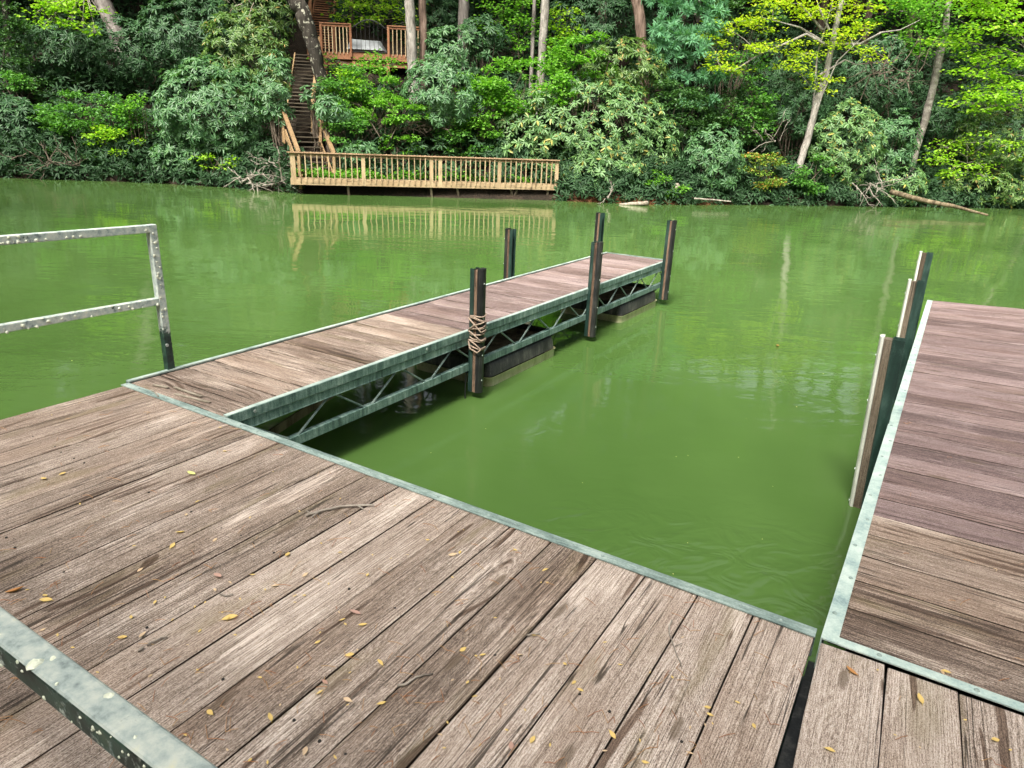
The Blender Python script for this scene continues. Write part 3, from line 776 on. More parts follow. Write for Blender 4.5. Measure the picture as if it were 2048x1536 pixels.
def fallen(px, py, key, label, group=None, sc=1.0, name='fallen_leaf', z=UPZ):
    p = ondeck(px, py, z)
    o = link(name, random.choice(LM[key]), None, None, p, (random.uniform(-0.3, 0.3), random.uniform(-0.2, 0.2), random.uniform(0, 6.28)))
    o.scale = (sc,) * 3
    return tag(o, label, 'leaf', group)


spots = """440 855 450 903 1050 990 700 1045 125 948 88 958 372 1030 160 1008 395 1003 345 1092 280 1140 268 1092 790 1012 430 1080 360 1065 855 1080 745 1110
815 1110 735 1150 680 1105 610 1150 575 1110 500 1035 455 1237 430 1180 480 1198 530 1180 550 1172 590 1192 590 1205 640 1265 678 1225 685 1240 700 1310 715 1300 725 1250 635 1285
595 1335 840 1178 905 1155 920 1105 905 1110 1010 1042 1030 1100 1095 1165 1025 1315 1065 1270 1090 1140 1093 1165 965 1310 935 1365 950 1393 1010 1410 1013 1460 1050 1420 1000 1358
760 1325 762 1408 695 1410 695 1400 640 1385 670 1515 610 1502 540 1435 535 1525 960 1490 880 1470 895 1445 1100 1490 1210 1502 1160 1380 1148 1365 1130 1328 1040 1310 1300 1345 1345 1355
1410 1450 1420 1430 1425 1447 1415 1415 1380 1455 1475 1405 1508 1452 1380 1507 1290 1525 1225 1470 1210 1285 1365 1275 1240 1330 700 1345 905 1360 925 1300 870 1190 1065 1480
65 1300 55 1180 90 1192 85 1260 115 1270 145 1295 115 1345 225 1290 262 1235 245 1275 285 1270 310 1205 330 1195 345 1240 375 1290 410 1205 445 1225 460 1165 505 1150 420 1425 370 1470 300 1352
395 1340 520 1355 560 1410 470 1270 240 1430 195 1345 455 1500 500 1520 1755 1340 1840 1495 1790 1470 1990 1480 1930 1440 1885 1345 1700 1345 2020 1500 1630 1400 1660 1500""".split()
spots = [(float(spots[i]), float(spots[i + 1])) for i in range(0, len(spots), 2)]
for i, (px, py) in enumerate(spots):
    if py > 1250 + (px * 0.78) - 40 and px < 440 and py < 1350 + px * 0.81: continue
    q = DOCK_M.inverted() @ ondeck(px, py)
    if not (q.x > 0.1 or (q.y < -0.06 and -4.15 < q.x < -0.015)): continue
    key = 'y' if i % 7 not in (3, 6) else 't'
    fallen(px, py, key, 'small yellow fallen leaf lying on the weathered deck boards' if key == 'y' else 'small tan fallen leaf lying on the weathered deck boards',
           'yellow leaves scattered on the deck' if key == 'y' else 'tan leaves scattered on the deck', random.choice((0.35, 0.45, 0.55, 0.65, 0.8, 1.1)) * (1.0 if py > 1150 else 1.2))
for i in range(30):
    px, py = random.uniform(0, 1500), random.uniform(800, 1500)
    p = ondeck(px, py); q = DOCK_M.inverted() @ p
    if q.y > -0.08 or q.x < -4.15 or q.x > -0.05: continue
    if px < 450 and py > 1180 + px * 0.7: continue
    fallen(px, py, 'y', 'small yellow fallen leaf lying on the weathered deck boards', 'yellow leaves scattered on the deck', random.uniform(0.35, 0.65))
fallen(383, 948, 'l', 'pale green pointed leaf lying flat near the middle of the left deck boards', None, 2.0)
fallen(30, 1182, 'o', 'curled bright orange leaf at the left edge of the deck', None, 2.2)
fallen(460, 1236, 'y', 'largest golden leaf standing curled beside a deck joint', None, 1.9)
fallen(92, 1201, 'y', 'crumpled golden leaf between the orange leaf and the railing tube', None, 1.7)
fallen(710, 1226, 'p', 'pale pinkish curled leaf in the middle of the foreground boards', None, 1.7)
fallen(650, 1365, 'p', 'round reddish leaf beside the dark wet grain of a foreground board', None, 1.0)
fallen(1022, 1493, 'p', 'small round pink leaf next to a nail hole at the bottom edge of the deck', None, 1.2)
fallen(435, 1152, 'p', 'pale two-lobed leaf near the wet patch left of the middle', None, 1.7)
fallen(1703, 1344, 'o', 'orange-yellow leaf on the board right of the wide black joint', None, 1.7)
fallen(1840, 1398, 'y', 'yellow leaf with long brown stalk under the right cross trim', None, 1.5)
fallen(1892, 1344, 'y', 'yellow leaf lying just beyond the right cross trim', None, 1.3)
fallen(1990, 1140, 't', 'single tan leaf halfway along the right dock boards', None, 1.2)
m = MB()
o = fallen(1555, 692, 'o', 'brown-orange leaf floating alone on the open green water', None, 3.2, 'floating_leaf', WATER_Z + 0.006)

m = MB()
for i in range(70):
    px, py = random.uniform(60, 1700), random.uniform(520, 1180); p = ondeck(px, py, WATER_Z + 0.003); q = DOCK_M.inverted() @ p
    if q.y < 0.15 or q.x > -0.2 or -4.5 < q.x < -3.0: continue
    r_ = random.uniform(0.002, 0.006); b = len(m.v)
    m.v += [tuple(p + Vector((r_ * math.cos(a_ * 1.257), r_ * math.sin(a_ * 1.257), 0))) for a_ in range(5)] + [tuple(p + Vector((0, 0, r_ * 0.5)))]
    m.f += [(b + a_, b + (a_ + 1) % 5, b + 5) for a_ in range(5)]
tag(m.build('floating_specks', M['leaf_lime']), 'tiny pale pollen specks floating on the lake', 'specks', kind='stuff')
m = MB()
for i in range(480):
    px, py = random.uniform(0, 2040), random.uniform(790, 1536)
    p = ondeck(px, py); q = DOCK_M.inverted() @ p
    okm = q.x < -0.02 and q.x > -4.15 and q.y < -0.06; okr = q.x > 0.1 and q.y < 2.5 and random.random() < 0.25
    if not (okm or okr): continue
    for _ in range(random.choice((1, 1, 2))):
        an = random.uniform(0, 6.28); Ln = random.uniform(0.02, 0.055); d = Vector((math.cos(an), math.sin(an), 0)); sd = Vector((-d.y, d.x, 0)) * 0.0009
        c0 = p + Vector((0, 0, UPZ)); c1 = c0 + d * Ln * 0.5 + Vector((0, 0, 0.003)); c2 = c0 + d * Ln
        b = len(m.v); up = Vector((0, 0, 0.0014))
        for c in (c0, c1, c2): m.v += [tuple(c - sd), tuple(c + sd), tuple(c + up)]
        for j in (0, 3):
            for a_, b_ in ((0, 1), (1, 2), (2, 0)): m.f.append((b + j + a_, b + j + b_, b + j + 3 + b_, b + j + 3 + a_))
tag(m.build('fallen_pine_needles', M['needle']), 'scattered reddish pine needles on the dock boards', 'pine needles', kind='stuff')


def twig(pxs, rads, label, z=0.010, side=()):
    p0 = ondeck(*pxs[len(pxs) // 2])
    pts = []
    for i in range(len(pxs) - 1):
        for k in range(4):
            f = k / 4; a, b = pxs[i], pxs[i + 1]
            pts.append(ondeck(a[0] * (1 - f) + b[0] * f, a[1] * (1 - f) + b[1] * f, z) + Vector((random.uniform(-1, 1), random.uniform(-1, 1), random.uniform(-0.4, 0.8))) * 0.0025)
    pts.append(ondeck(*pxs[-1], z))
    rads = (rads[0] * 1.25, rads[1] * 1.25); m = MB(); n_ = len(pts); m.tube(pts, [rads[0] + (rads[1] - rads[0]) * i / (n_ - 1) for i in range(n_)], 6)
    for a, b in side: m.tube([ondeck(*a, z), ondeck(*b, z + 0.008)], [rads[0] * 0.8, rads[0] * 0.4], 5)
    o = m.build('twig', M['dead'], None, True)
    return tag(o, label, 'twig')


twig([(612, 1031), (640, 1022), (680, 1013), (715, 1011), (748, 1009)], (0.0045, 0.003), 'forked grey twig lying on the deck near the slip edge', 0.012, [((622, 1029), (612, 1020)), ((640, 1022), (622, 1035)), ((715, 1011), (727, 1018))])
twig([(1344, 1240), (1337, 1258), (1343, 1278), (1350, 1300), (1362, 1332)], (0.0022, 0.0016), 'thin pale curved twig by the last joint left of the wide gap', 0.006, [((1350, 1292), (1365, 1286))])
twig([(795, 1372), (812, 1368), (832, 1355), (866, 1347)], (0.0038, 0.0022), 'short whitish twig lying across a joint at the bottom of the deck', 0.008)
twig([(1055, 1272), (1065, 1268), (1080, 1267)], (0.0028, 0.0018), 'stubby pale twig beside a board joint in the foreground middle', 0.007)
twig([(296, 1290), (318, 1278), (335, 1274)], (0.0030, 0.0020), 'whitish curled bark strip above the railing tube', 0.008)
twig([(288, 1295), (278, 1302), (282, 1297)], (0.0036, 0.0030), 'small piece of white bark at a joint above the railing tube', 0.008)
twig([(440, 1188), (452, 1192), (466, 1189)], (0.0026, 0.0018), 'tiny dark twig beside the wet patch left of the middle', 0.007)
twig([(302, 780), (312, 786), (317, 793)], (0.0045, 0.003), 'small curled twig at the shore end of the finger dock', 0.014)

# ------------------------------------------------------------------ far bank: lakeside deck with railing
FL, FR = Vector((-8.15, 25.35, 0)), Vector((1.42, 27.7, 0))
fdir = (FR - FL).normalized(); fang = math.atan2(fdir.y, fdir.x); FLEN = (FR - FL).length
ld = empty('lakeside_deck', (FL.x, FL.y, WATER_Z), fang, label='long low lakeside platform with tan baluster railing across the water', cat='deck')
ZF = 0.34      # underside of fascia over the water
ZD = 0.56      # walking surface
ZT = 1.42
for k in range(9):
    m = MB(); m.box(-FLEN / 2, FLEN / 2, -0.068, 0.068, -0.035, 0); m.build('plank', M['timber'], ld, loc=(FLEN / 2, 0.10 + 0.142 * k, ZD))
m = MB(); m.box(-FLEN / 2, FLEN / 2, -0.02, 0.02, 0, 0.19); m.build('fascia', M['timber'], ld, loc=(FLEN / 2, 0.0, ZF))
m = MB(); m.box(-FLEN / 2 - 0.06, FLEN / 2 + 0.03, -0.075, 0.075, 0, 0.035); m.build('cap_rail', M['timber_cap'], ld, loc=(FLEN / 2, -0.03, ZT))
m = MB(); m.box(-FLEN / 2, FLEN / 2, -0.018, 0.018, 0, 0.10); m.build('upper_rail', M['timber_cap'], ld, loc=(FLEN / 2, 0.0, ZT - 0.105))
pf = [0.012, 0.258, 0.507, 0.540, 0.767, 0.995]
for f in pf:
    wd = 0.135 if f not in (0.012,) else 0.17
    m = MB(); m.box(-(ZT - ZF - 0.02) / 2, (ZT - ZF - 0.02) / 2, -wd / 2, wd / 2, -0.045, 0.0)
    m.build('railing_post', M['timber'], ld, loc=(f * FLEN, -0.022, (ZT + ZF + 0.01) / 2), rot=(R(90), R(-90), 0))
bal = MB(); bal.box(-0.52, 0.52, -0.019, 0.019, -0.019, 0.019); balm = bal.mesh('baluster')
for i in range(5):
    a, b = pf[i] * FLEN + 0.085, pf[i + 1] * FLEN - 0.075
    nb = {0: 11, 1: 11, 2: 1, 3: 11, 4: 10}[i]
    for k in range(nb):
        x = a + (b - a) * (k + 0.7) / (nb + 0.4)
        link('baluster', balm, M['timber'], ld, (x + random.uniform(-0.012, 0.012), -0.042, ZF + 0.11 + 0.50), (0, R(90) + random.uniform(-0.008, 0.008), 0))
for x0, x1 in ((0.20, 0.205), (0.505, 0.515), (0.605, 0.62), (0.815, 0.835), (0.84, 0.83), (0.965, 0.965)):
    m = MB(); m.beam((x0 * FLEN, 0.05, ZF + 0.02), (x1 * FLEN, 0.25, -0.25), 0.08, 0.05); m.build('support_leg', M['post_wood_grey'], ld)
m = MB(); m.box(0.1, FLEN - 0.1, 1.0, 1.05, 0.1, 0.5); m.build('back_beam', M['post_wood_grey'], ld)

ld.rotation_euler = (0, -0.004, fang)

# ------------------------------------------------------------------ stairs and upper deck


def flight(root, a, b, width, n, tread_m, rail_m, rails=((-1, 0.0, 1.0), (1, 0.0, 1.0)), rail_h=0.85, boards=True):
    """a, b: bottom and top centre points"""
    a = Vector(a); b = Vector(b); d = b - a; hz = Vector((d.x, d.y, 0)).normalized(); sd = Vector((hz.y, -hz.x, 0))
    an = math.atan2(hz.y, hz.x)
    run = Vector((d.x, d.y, 0)).length / n
    for k in range(n):
        p = a + d * ((k + 1) / n) - root.location
        m = MB(); m.box(-width / 2, width / 2, -run * 0.40, run * 0.40, -0.04, 0); m.build('tread', tread_m, root, loc=p - hz * run * 0.5, rot=(0, 0, an - R(90)))
    for s_ in (-1, 1):
        o = MB(); p0 = a + sd * s_ * (width / 2 + 0.03) - root.location; p1 = b + sd * s_ * (width / 2 + 0.03) - root.location
        o.beam(p0 + Vector((0, 0, -0.05)), p1 + Vector((0, 0, -0.05)), 0.045, 0.28); o.build('stringer', rail_m, root)
    for s_, f0, f1 in rails:
        q0 = a + d * f0 + sd * s_ * (width / 2 + 0.08) - root.location; q1 = a + d * f1 + sd * s_ * (width / 2 + 0.08) - root.location
        m = MB(); m.beam(q0 + Vector((0, 0, rail_h)), q1 + Vector((0, 0, rail_h)), 0.14, 0.04); hr = m.build('handrail', rail_m, root)
        m = MB(); m.beam(q0 + Vector((0, 0, rail_h - 0.14)), q1 + Vector((0, 0, rail_h - 0.14)), 0.04, 0.13); m.build('side_board', rail_m, hr)
        for q in (q0, q1):
            m = MB(); m.box(-0.05, 0.05, -0.05, 0.05, -0.45, rail_h + 0.02); m.build('newel_post', rail_m, root, loc=q)


S0 = at(636, 352, 26.35); S0.z = WATER_Z + ZD
S1 = at(601, 263, 28.2); S2 = at(615, 110, 33.2)
st = empty('wooden_staircase', S0, 0, label='steep weathered wooden staircase climbing from the lakeside platform into the shrubs', cat='staircase')
flight(st, S0, S1, 1.12, 9, M['tread'], M['stair_rail'], ((-1, 0.02, 1.0), (1, 0.02, 0.95)))
flight(st, at(596, 260, 28.7), S2, 0.98, 21, M['tread'], M['stair_rail'], ((1, 0.0, 0.98),), 0.8)
m = MB(); q = S1 - S0; m.box(q.x - 0.7, q.x + 0.7, q.y - 0.02, q.y + 0.55, q.z - 0.06, q.z - 0.005); m.build('landing', M['tread'], st)
for dx in (-0.75, 0.75):
    m = MB(); m.box(q.x + dx - 0.06, q.x + dx + 0.06, q.y, q.y + 0.12, q.z - 1.5, q.z + 0.2); m.build('landing_post', M['stair_rail'], st)

UD = at(640, 104, 32.6)
ud = empty('upper_deck', UD, 0.03, label='red-brown railed deck high on the hillside beside the stairs', cat='deck')
UW = (815 - 640) / FPX * 32.6 + 0.6


def ux(px): return (px - 640) / FPX * 32.6


m = MB(); m.box(-UW / 2, UW / 2, -0.02, 0.02, -0.24, 0.0); m.build('fascia', M['timber_red'], ud, loc=(UW / 2, 0, 0))
m = MB(); m.box(-UW / 2, UW / 2, -0.02, 0.02, -0.22, 0.0); m.build('rim_joist', M['timber_red'], ud, loc=(UW / 2, 0.12, -0.26))
for k in range(12):
    m = MB(); m.box(-UW / 2, UW / 2, -0.068, 0.068, -0.035, 0); m.build('plank', M['timber_red'], ud, loc=(UW / 2, 0.10 + 0.142 * k, 0.04))
for px in (644, 697, 765, 826):
    m = MB(); m.box(-0.62, 0.62, -0.055, 0.055, -0.045, 0.045); m.build('railing_post', M['timber_red'], ud, loc=(ux(px), -0.06, 0.48), rot=(0, R(-90), 0))
for a, b in ((644, 697), (765, 826)):
    m = MB(); m.box(-(ux(b) - ux(a)) / 2 - 0.05, (ux(b) - ux(a)) / 2 + 0.05, -0.07, 0.07, 0, 0.04); m.build('cap_rail', M['timber_red'], ud, loc=((ux(a) + ux(b)) / 2, -0.06, 1.10))
    m = MB(); m.box(-(ux(b) - ux(a)) / 2 + 0.05, (ux(b) - ux(a)) / 2 - 0.05, -0.02, 0.02, 0, 0.09); m.build('upper_rail', M['timber_red'], ud, loc=((ux(a) + ux(b)) / 2, -0.06, 1.005))
    nb = 7
    for k in range(nb):
        x = ux(a) + (ux(b) - ux(a)) * (k + 1) / (nb + 1)
        link('baluster', balm, M['timber_red'], ud, (x, -0.045, 0.50), (0, R(90), 0)).scale = (1.03, 1, 1)
for px in (648, 700, 763, 822):
    m = MB(); m.box(-1.1, 1.1, -0.07, 0.07, -0.07, 0.07); m.build('support_post', M['timber_red'], ud, loc=(ux(px), 0.1, -1.35), rot=(0, R(-90), 0))
xa, xb = ux(700), ux(762)
m = MB(); m.tube([(xa + (xb - xa) * t / 12, -0.06, 0.98 + 0.34 * math.sin(math.pi * t / 12)) for t in range(13)], 0.022, 6); m.build('arched_bar', M['iron'], ud, True)
m = MB(); m.tube([(xa, -0.06, 0.08), (xb, -0.06, 0.08)], 0.02, 6); m.build('lower_bar', M['iron'], ud)
for k in range(1, 8):
    t_ = k / 8; m = MB(); m.tube([(xa + (xb - xa) * t_, -0.06, 0.08), (xa + (xb - xa) * t_, -0.06, 0.98 + 0.34 * math.sin(math.pi * t_))], 0.009, 5); m.build('thin_bar', M['iron'], ud)
gc = empty('grey_cover', at(730, 84, 33.4), 0.05, label='pale grey cloth cover behind the arched opening of the upper deck', cat='cover')
m = MB(); m.add([(-0.78, -0.3, -0.33), (0.85, -0.3, -0.33), (0.9, 0.6, -0.33), (-0.8, 0.6, -0.33), (-0.6, -0.1, 0.08), (0.55, -0.1, 0.05), (0.62, 0.5, 0.12), (-0.62, 0.5, 0.14)],
      [(0, 1, 5, 4), (1, 2, 6, 5), (2, 3, 7, 6), (3, 0, 4, 7), (4, 5, 6, 7)])
bevelled(m.build('cover_cloth', M['tarp'], gc), 0.06, 3)
U0 = at(643, 100, 34.6); U1 = at(652, -6, 39.0)
us = empty('wooden_staircase', U0, 0, label='upper wooden stair flight rising behind the red-brown deck', cat='staircase')
flight(us, U0, U1, 1.0, 22, M['timber_red'], M['timber_red'], ((-1, 0.0, 0.55), (1, 0.0, 1.0)), 0.85)

# ------------------------------------------------------------------ foliage builder


class Leaves:
    def __init__(s, seed=0): s.v = []; s.q = []; s.n = 0; s.rng = np.random.default_rng(seed)

    def leaves(s, base, d, nrm, Ln, wr=0.26, fold=0.25, droop=0.12, f1=0.35, f2=0.74, w1=0.5, w2=0.40):
        side = np.cross(d, nrm); side /= np.linalg.norm(side, axis=1, keepdims=True) + 1e-9
        L_ = Ln[:, None]; w = L_ * wr
        b = base; t = base + d * L_ - nrm * L_ * droop
        r1 = base + d * L_ * f1 + side * w * w1 + nrm * w * fold; r2 = base + d * L_ * f2 + side * w * w2 + nrm * (w * fold - L_ * droop * 0.5)
        l1 = r1 - 2 * side * w * w1; l2 = r2 - 2 * side * w * w2
        k = len(b); V = np.stack([b, r1, r2, t, l2, l1], 1).reshape(-1, 3)
        i = np.arange(k)[:, None] * 6 + s.n
        Q = np.concatenate([i + np.array([[0, 1, 2, 3]]), i + np.array([[0, 3, 4, 5]])], 0)
        s.v.append(V); s.q.append(Q); s.n += 6 * k

    def unit(s, n):
        u = s.rng.normal(size=(n, 3)); return u / np.linalg.norm(u, axis=1, keepdims=True)

    def rosettes(s, pos, axis, Ln, nl=9, wr=0.27, spread=(-0.55, 0.45)):
        n = len(pos); ax = axis / np.linalg.norm(axis, axis=1, keepdims=True)
        ref = np.where(np.abs(ax[:, 2:3]) > 0.9, np.array([[1.0, 0, 0]]), np.array([[0, 0, 1.0]]))
        e1 = np.cross(ax, ref); e1 /= np.linalg.norm(e1, axis=1, keepdims=True); e2 = np.cross(ax, e1)
        ph0 = s.rng.uniform(0, 6.28, n); sz = Ln * s.rng.uniform(0.7, 1.2, n)
        B = []; D = []; NN = []; LL = []
        for k in range(nl):
            ph = ph0 + 6.283 * k / nl + s.rng.uniform(-0.3, 0.3, n)
            rad = np.cos(ph)[:, None] * e1 + np.sin(ph)[:, None] * e2
            el = s.rng.uniform(spread[0], spread[1], n)[:, None]
            D.append(np.cos(el) * rad + np.sin(el) * ax); NN.append(np.cos(el) * ax - np.sin(el) * rad); B.append(pos + rad * 0.02); LL.append(sz * s.rng.uniform(0.75, 1.1, n))
        s.leaves(np.concatenate(B), np.concatenate(D), np.concatenate(NN), np.concatenate(LL), wr)

    def flat(s, pos, out, Ln, wr=0.6, tilt=0.45):
        n = len(pos); nm = np.array([[0, 0, 1.0]]) + s.rng.normal(size=(n, 3)) * tilt; nm /= np.linalg.norm(nm, axis=1, keepdims=True)
        d = out + s.rng.normal(size=(n, 3)) * 0.7; d[:, 2] -= 0.15; d -= nm * np.sum(d * nm, 1, keepdims=True); d /= np.linalg.norm(d, axis=1, keepdims=True) + 1e-9
        s.leaves(pos, d, nm, Ln * s.rng.uniform(0.65, 1.25, n), wr, 0.18, 0.10, 0.40, 0.72, 0.5, 0.42)

    def build(s, name, mat, parent=None):
        V = np.concatenate(s.v).astype(np.float32); Q = np.concatenate(s.q).astype(np.int32)
        if parent is not None: V = V - np.array(parent.location, dtype=np.float32)
        me = bpy.data.meshes.new(name); me.vertices.add(len(V)); me.vertices.foreach_set('co', V.ravel())
        me.loops.add(Q.size); me.loops.foreach_set('vertex_index', Q.ravel())
        me.polygons.add(len(Q)); me.polygons.foreach_set('loop_start', np.arange(0, Q.size, 4, dtype=np.int32))
        me.update(calc_edges=True)
        return link(name, me, mat, parent)


def shell(rng, n, c, rad, front=0.8, inner=0.0, lump=None):
    u = rng.normal(size=(n, 3)); u /= np.linalg.norm(u, axis=1, keepdims=True)
    flip = (u[:, 1] > 0.15) & (rng.random(n) < front); u[flip, 1] *= -1
    r_ = rng.uniform(0.78, 1.03, n) if not inner else rng.uniform(0.3, 0.8, n)
    if lump is not None:
        a = np.sin(u[:, 0] * 5.1 + lump) * np.sin(u[:, 2] * 4.3 + 1.7 * lump) + np.sin(u[:, 0] * 9 + u[:, 2] * 7 + lump * 2.1) * 0.6
        r_ = r_ * (1 + 0.09 * a)
    return c + u * rad * r_[:, None], u


def bush(name, label, px, py, hw, hh, Y, mat, seed, kind='rh', dens=1.0, L_=None, depth=None, group=None, cat='shrub', mat2=None, f2=0.0, z0=None):
    rng = np.random.default_rng(seed); c = np.array(at(px, py, Y)); a = hw * Y / FPX; b = hh * Y / FPX
    dp = depth if depth else min(a, b * 1.2) * 0.8
    rad = np.array([a, dp, b]); gz = ground(c[0], c[1] + dp * 0.3) if z0 is None else z0
    root = empty(name, (c[0], c[1] + dp * 0.3, gz), 0, label=label, cat=cat, group=group)
    lv = Leaves(seed); lv2 = Leaves(seed + 1)
    area = hw * hh * 3.14
    if kind == 'rh':
        L0 = L_ or 0.235; n = int(area / 700 * 11.5 * dens); ns = int(n * 0.72)
        lob = rng.normal(size=(16, 3)); lob[:, 1] = -np.abs(lob[:, 1]) * 0.8; lob /= np.linalg.norm(lob, axis=1, keepdims=True)

        def lobed(u):
            dt = u @ lob.T
            return 0.84 + 0.24 * np.max(np.clip((dt - 0.80) / 0.20, 0, 1) ** 0.6, axis=1)
        _, us = shell(rng, ns, c, rad, 0.85)
        lay = np.where(rng.random(ns) < 0.7, rng.uniform(0.95, 1.03, ns), rng.uniform(0.72, 0.95, ns))
        ps = c + us * rad * (lobed(us) * lay)[:, None] + rng.normal(size=(ns, 3)) * 0.04
        axs = us / rad * min(rad) * 0.9 + np.array([[0, -0.12, 0.38]]) + rng.normal(size=(ns, 3)) * 0.22
        nc = n - ns; K = max(6, nc // 9)
        cc, u = shell(rng, K, c, rad * 0.95, 0.8, 0, seed * 1.3)
        rc = 0.26 + 0.08 * min(a, b)
        idx = rng.integers(0, K, nc); off = rng.normal(size=(nc, 3)); off /= np.linalg.norm(off, axis=1, keepdims=True)
        o2 = u[idx] * 0.5 + off * 0.85; pc = cc[idx] + o2 * rc * rng.uniform(0.5, 1.05, nc)[:, None] * np.array([1, 1, 0.8])
        axc = u[idx] * 0.55 + np.array([[0, -0.15, 0.6]]) + off * 0.4
        pos = np.concatenate([ps, pc]); ax = np.concatenate([axs, axc])
        sel = rng.random(n) < f2
        for s_, l_ in ((~sel, lv), (sel, lv2)):
            if s_.any(): l_.rosettes(pos[s_], ax[s_], L0, 10, 0.29, (-0.42, 0.30))
        ni = int(n * 0.15); pi, ui = shell(rng, ni, c, rad, 0.5, 1); lv.rosettes(pi, ui + np.array([[0, 0, 0.5]]), L0, 7, 0.27)
    else:
        L0 = L_ or 0.13; n = int(area / 26 * 6.5 * dens * (0.13 / L0) ** 2); K = max(8, n // 70)
        cc, u = shell(rng, K, c, rad * 0.95, 0.8, 0, seed * 1.3)
        rc = 0.20 + 0.13 * min(a, b)
        idx = rng.integers(0, K, n); off = rng.normal(size=(n, 3)); off /= np.linalg.norm(off, axis=1, keepdims=True)
        pos = cc[idx] + off * rc * (rng.random(n) ** 0.4)[:, None] * np.array([1.35, 1.1, 0.42])
        out = u[idx] * 0.6 + off * 0.8
        sel = rng.random(K)[idx] < f2
        for s_, l_ in ((~sel, lv), (sel, lv2)):
            if s_.any(): l_.flat(pos[s_], out[s_], L0, 0.58)
    lv.build('foliage', mat, root)
    if lv2.n: lv2.build('tinged_foliage', mat2, root)
    m = MB(); st_ = 7
    tops, _ = shell(rng, st_ * 2, c, rad * 0.75, 0.7)
    rl = np.array(root.location)
    for k in range(st_ * 2):
        p0 = Vector((rng.normal() * a * 0.18, rng.normal() * 0.15, -0.15)); p1 = Vector(tops[k] - rl)
        mid = (p0 + p1) / 2 + Vector((rng.normal() * 0.15 * a, rng.normal() * 0.1, -abs(rng.normal()) * 0.12 * b))
        m.tube([p0, mid, p1], [0.028 + 0.01 * a, 0.020, 0.008], 5, False)
    m.build('stems', M['stem'], root)
    return root


def tiers(lv, rng, specs, L_=0.15, dens=1.0, mb=None, frm=None, root=None):
    """horizontal sprays of leaves: (px, py, half width px, half height px, Y)"""
    for (px, py, hw, hh, Y) in specs:
        c = np.array(at(px, py, Y)); a = hw * Y / FPX; b = max(hh * Y / FPX, 0.06)
        nsub = max(4, int(hw / 9)); n = int(hw * hh * 3.14 / 26 * 4.6 * dens * (0.13 / L_) ** 2)
        sc = rng.normal(size=(nsub, 3)) * np.array([a * 0.55, a * 0.30, b * 0.62]); sc[:, 2] -= np.abs(sc[:, 0]) * 0.10
        idx = rng.integers(0, nsub, n); off = rng.normal(size=(n, 3)) * np.array([a * 0.24 + 0.08, a * 0.2 + 0.08, b * 0.16 + 0.03])
        pos = c + sc[idx] + off; out = sc[idx] / (a + 1e-6) + off / (a * 0.3 + 1e-6)
        lv.flat(pos, out, L_, 0.62, 0.38)
        if mb is not None:
            rl = Vector(root.location); cv = Vector(c)
            f = min(frm, key=lambda q: (q - cv).length + max(0.0, q.z - cv.z) * 1.5) if isinstance(frm, list) else Vector(frm); mid = f.lerp(cv, 0.55) + Vector((0, 0, 0.12 * a)); mb.tube([f - rl, mid - rl, cv - rl], [0.022, 0.016, 0.009], 5, False)
            for k in range(nsub):
                mb.tube([mid.lerp(cv, 0.5) - rl, cv.lerp(Vector(c + sc[k]), 0.6) - rl, Vector(c + sc[k]) - rl], [0.011, 0.008, 0.004], 4, False)


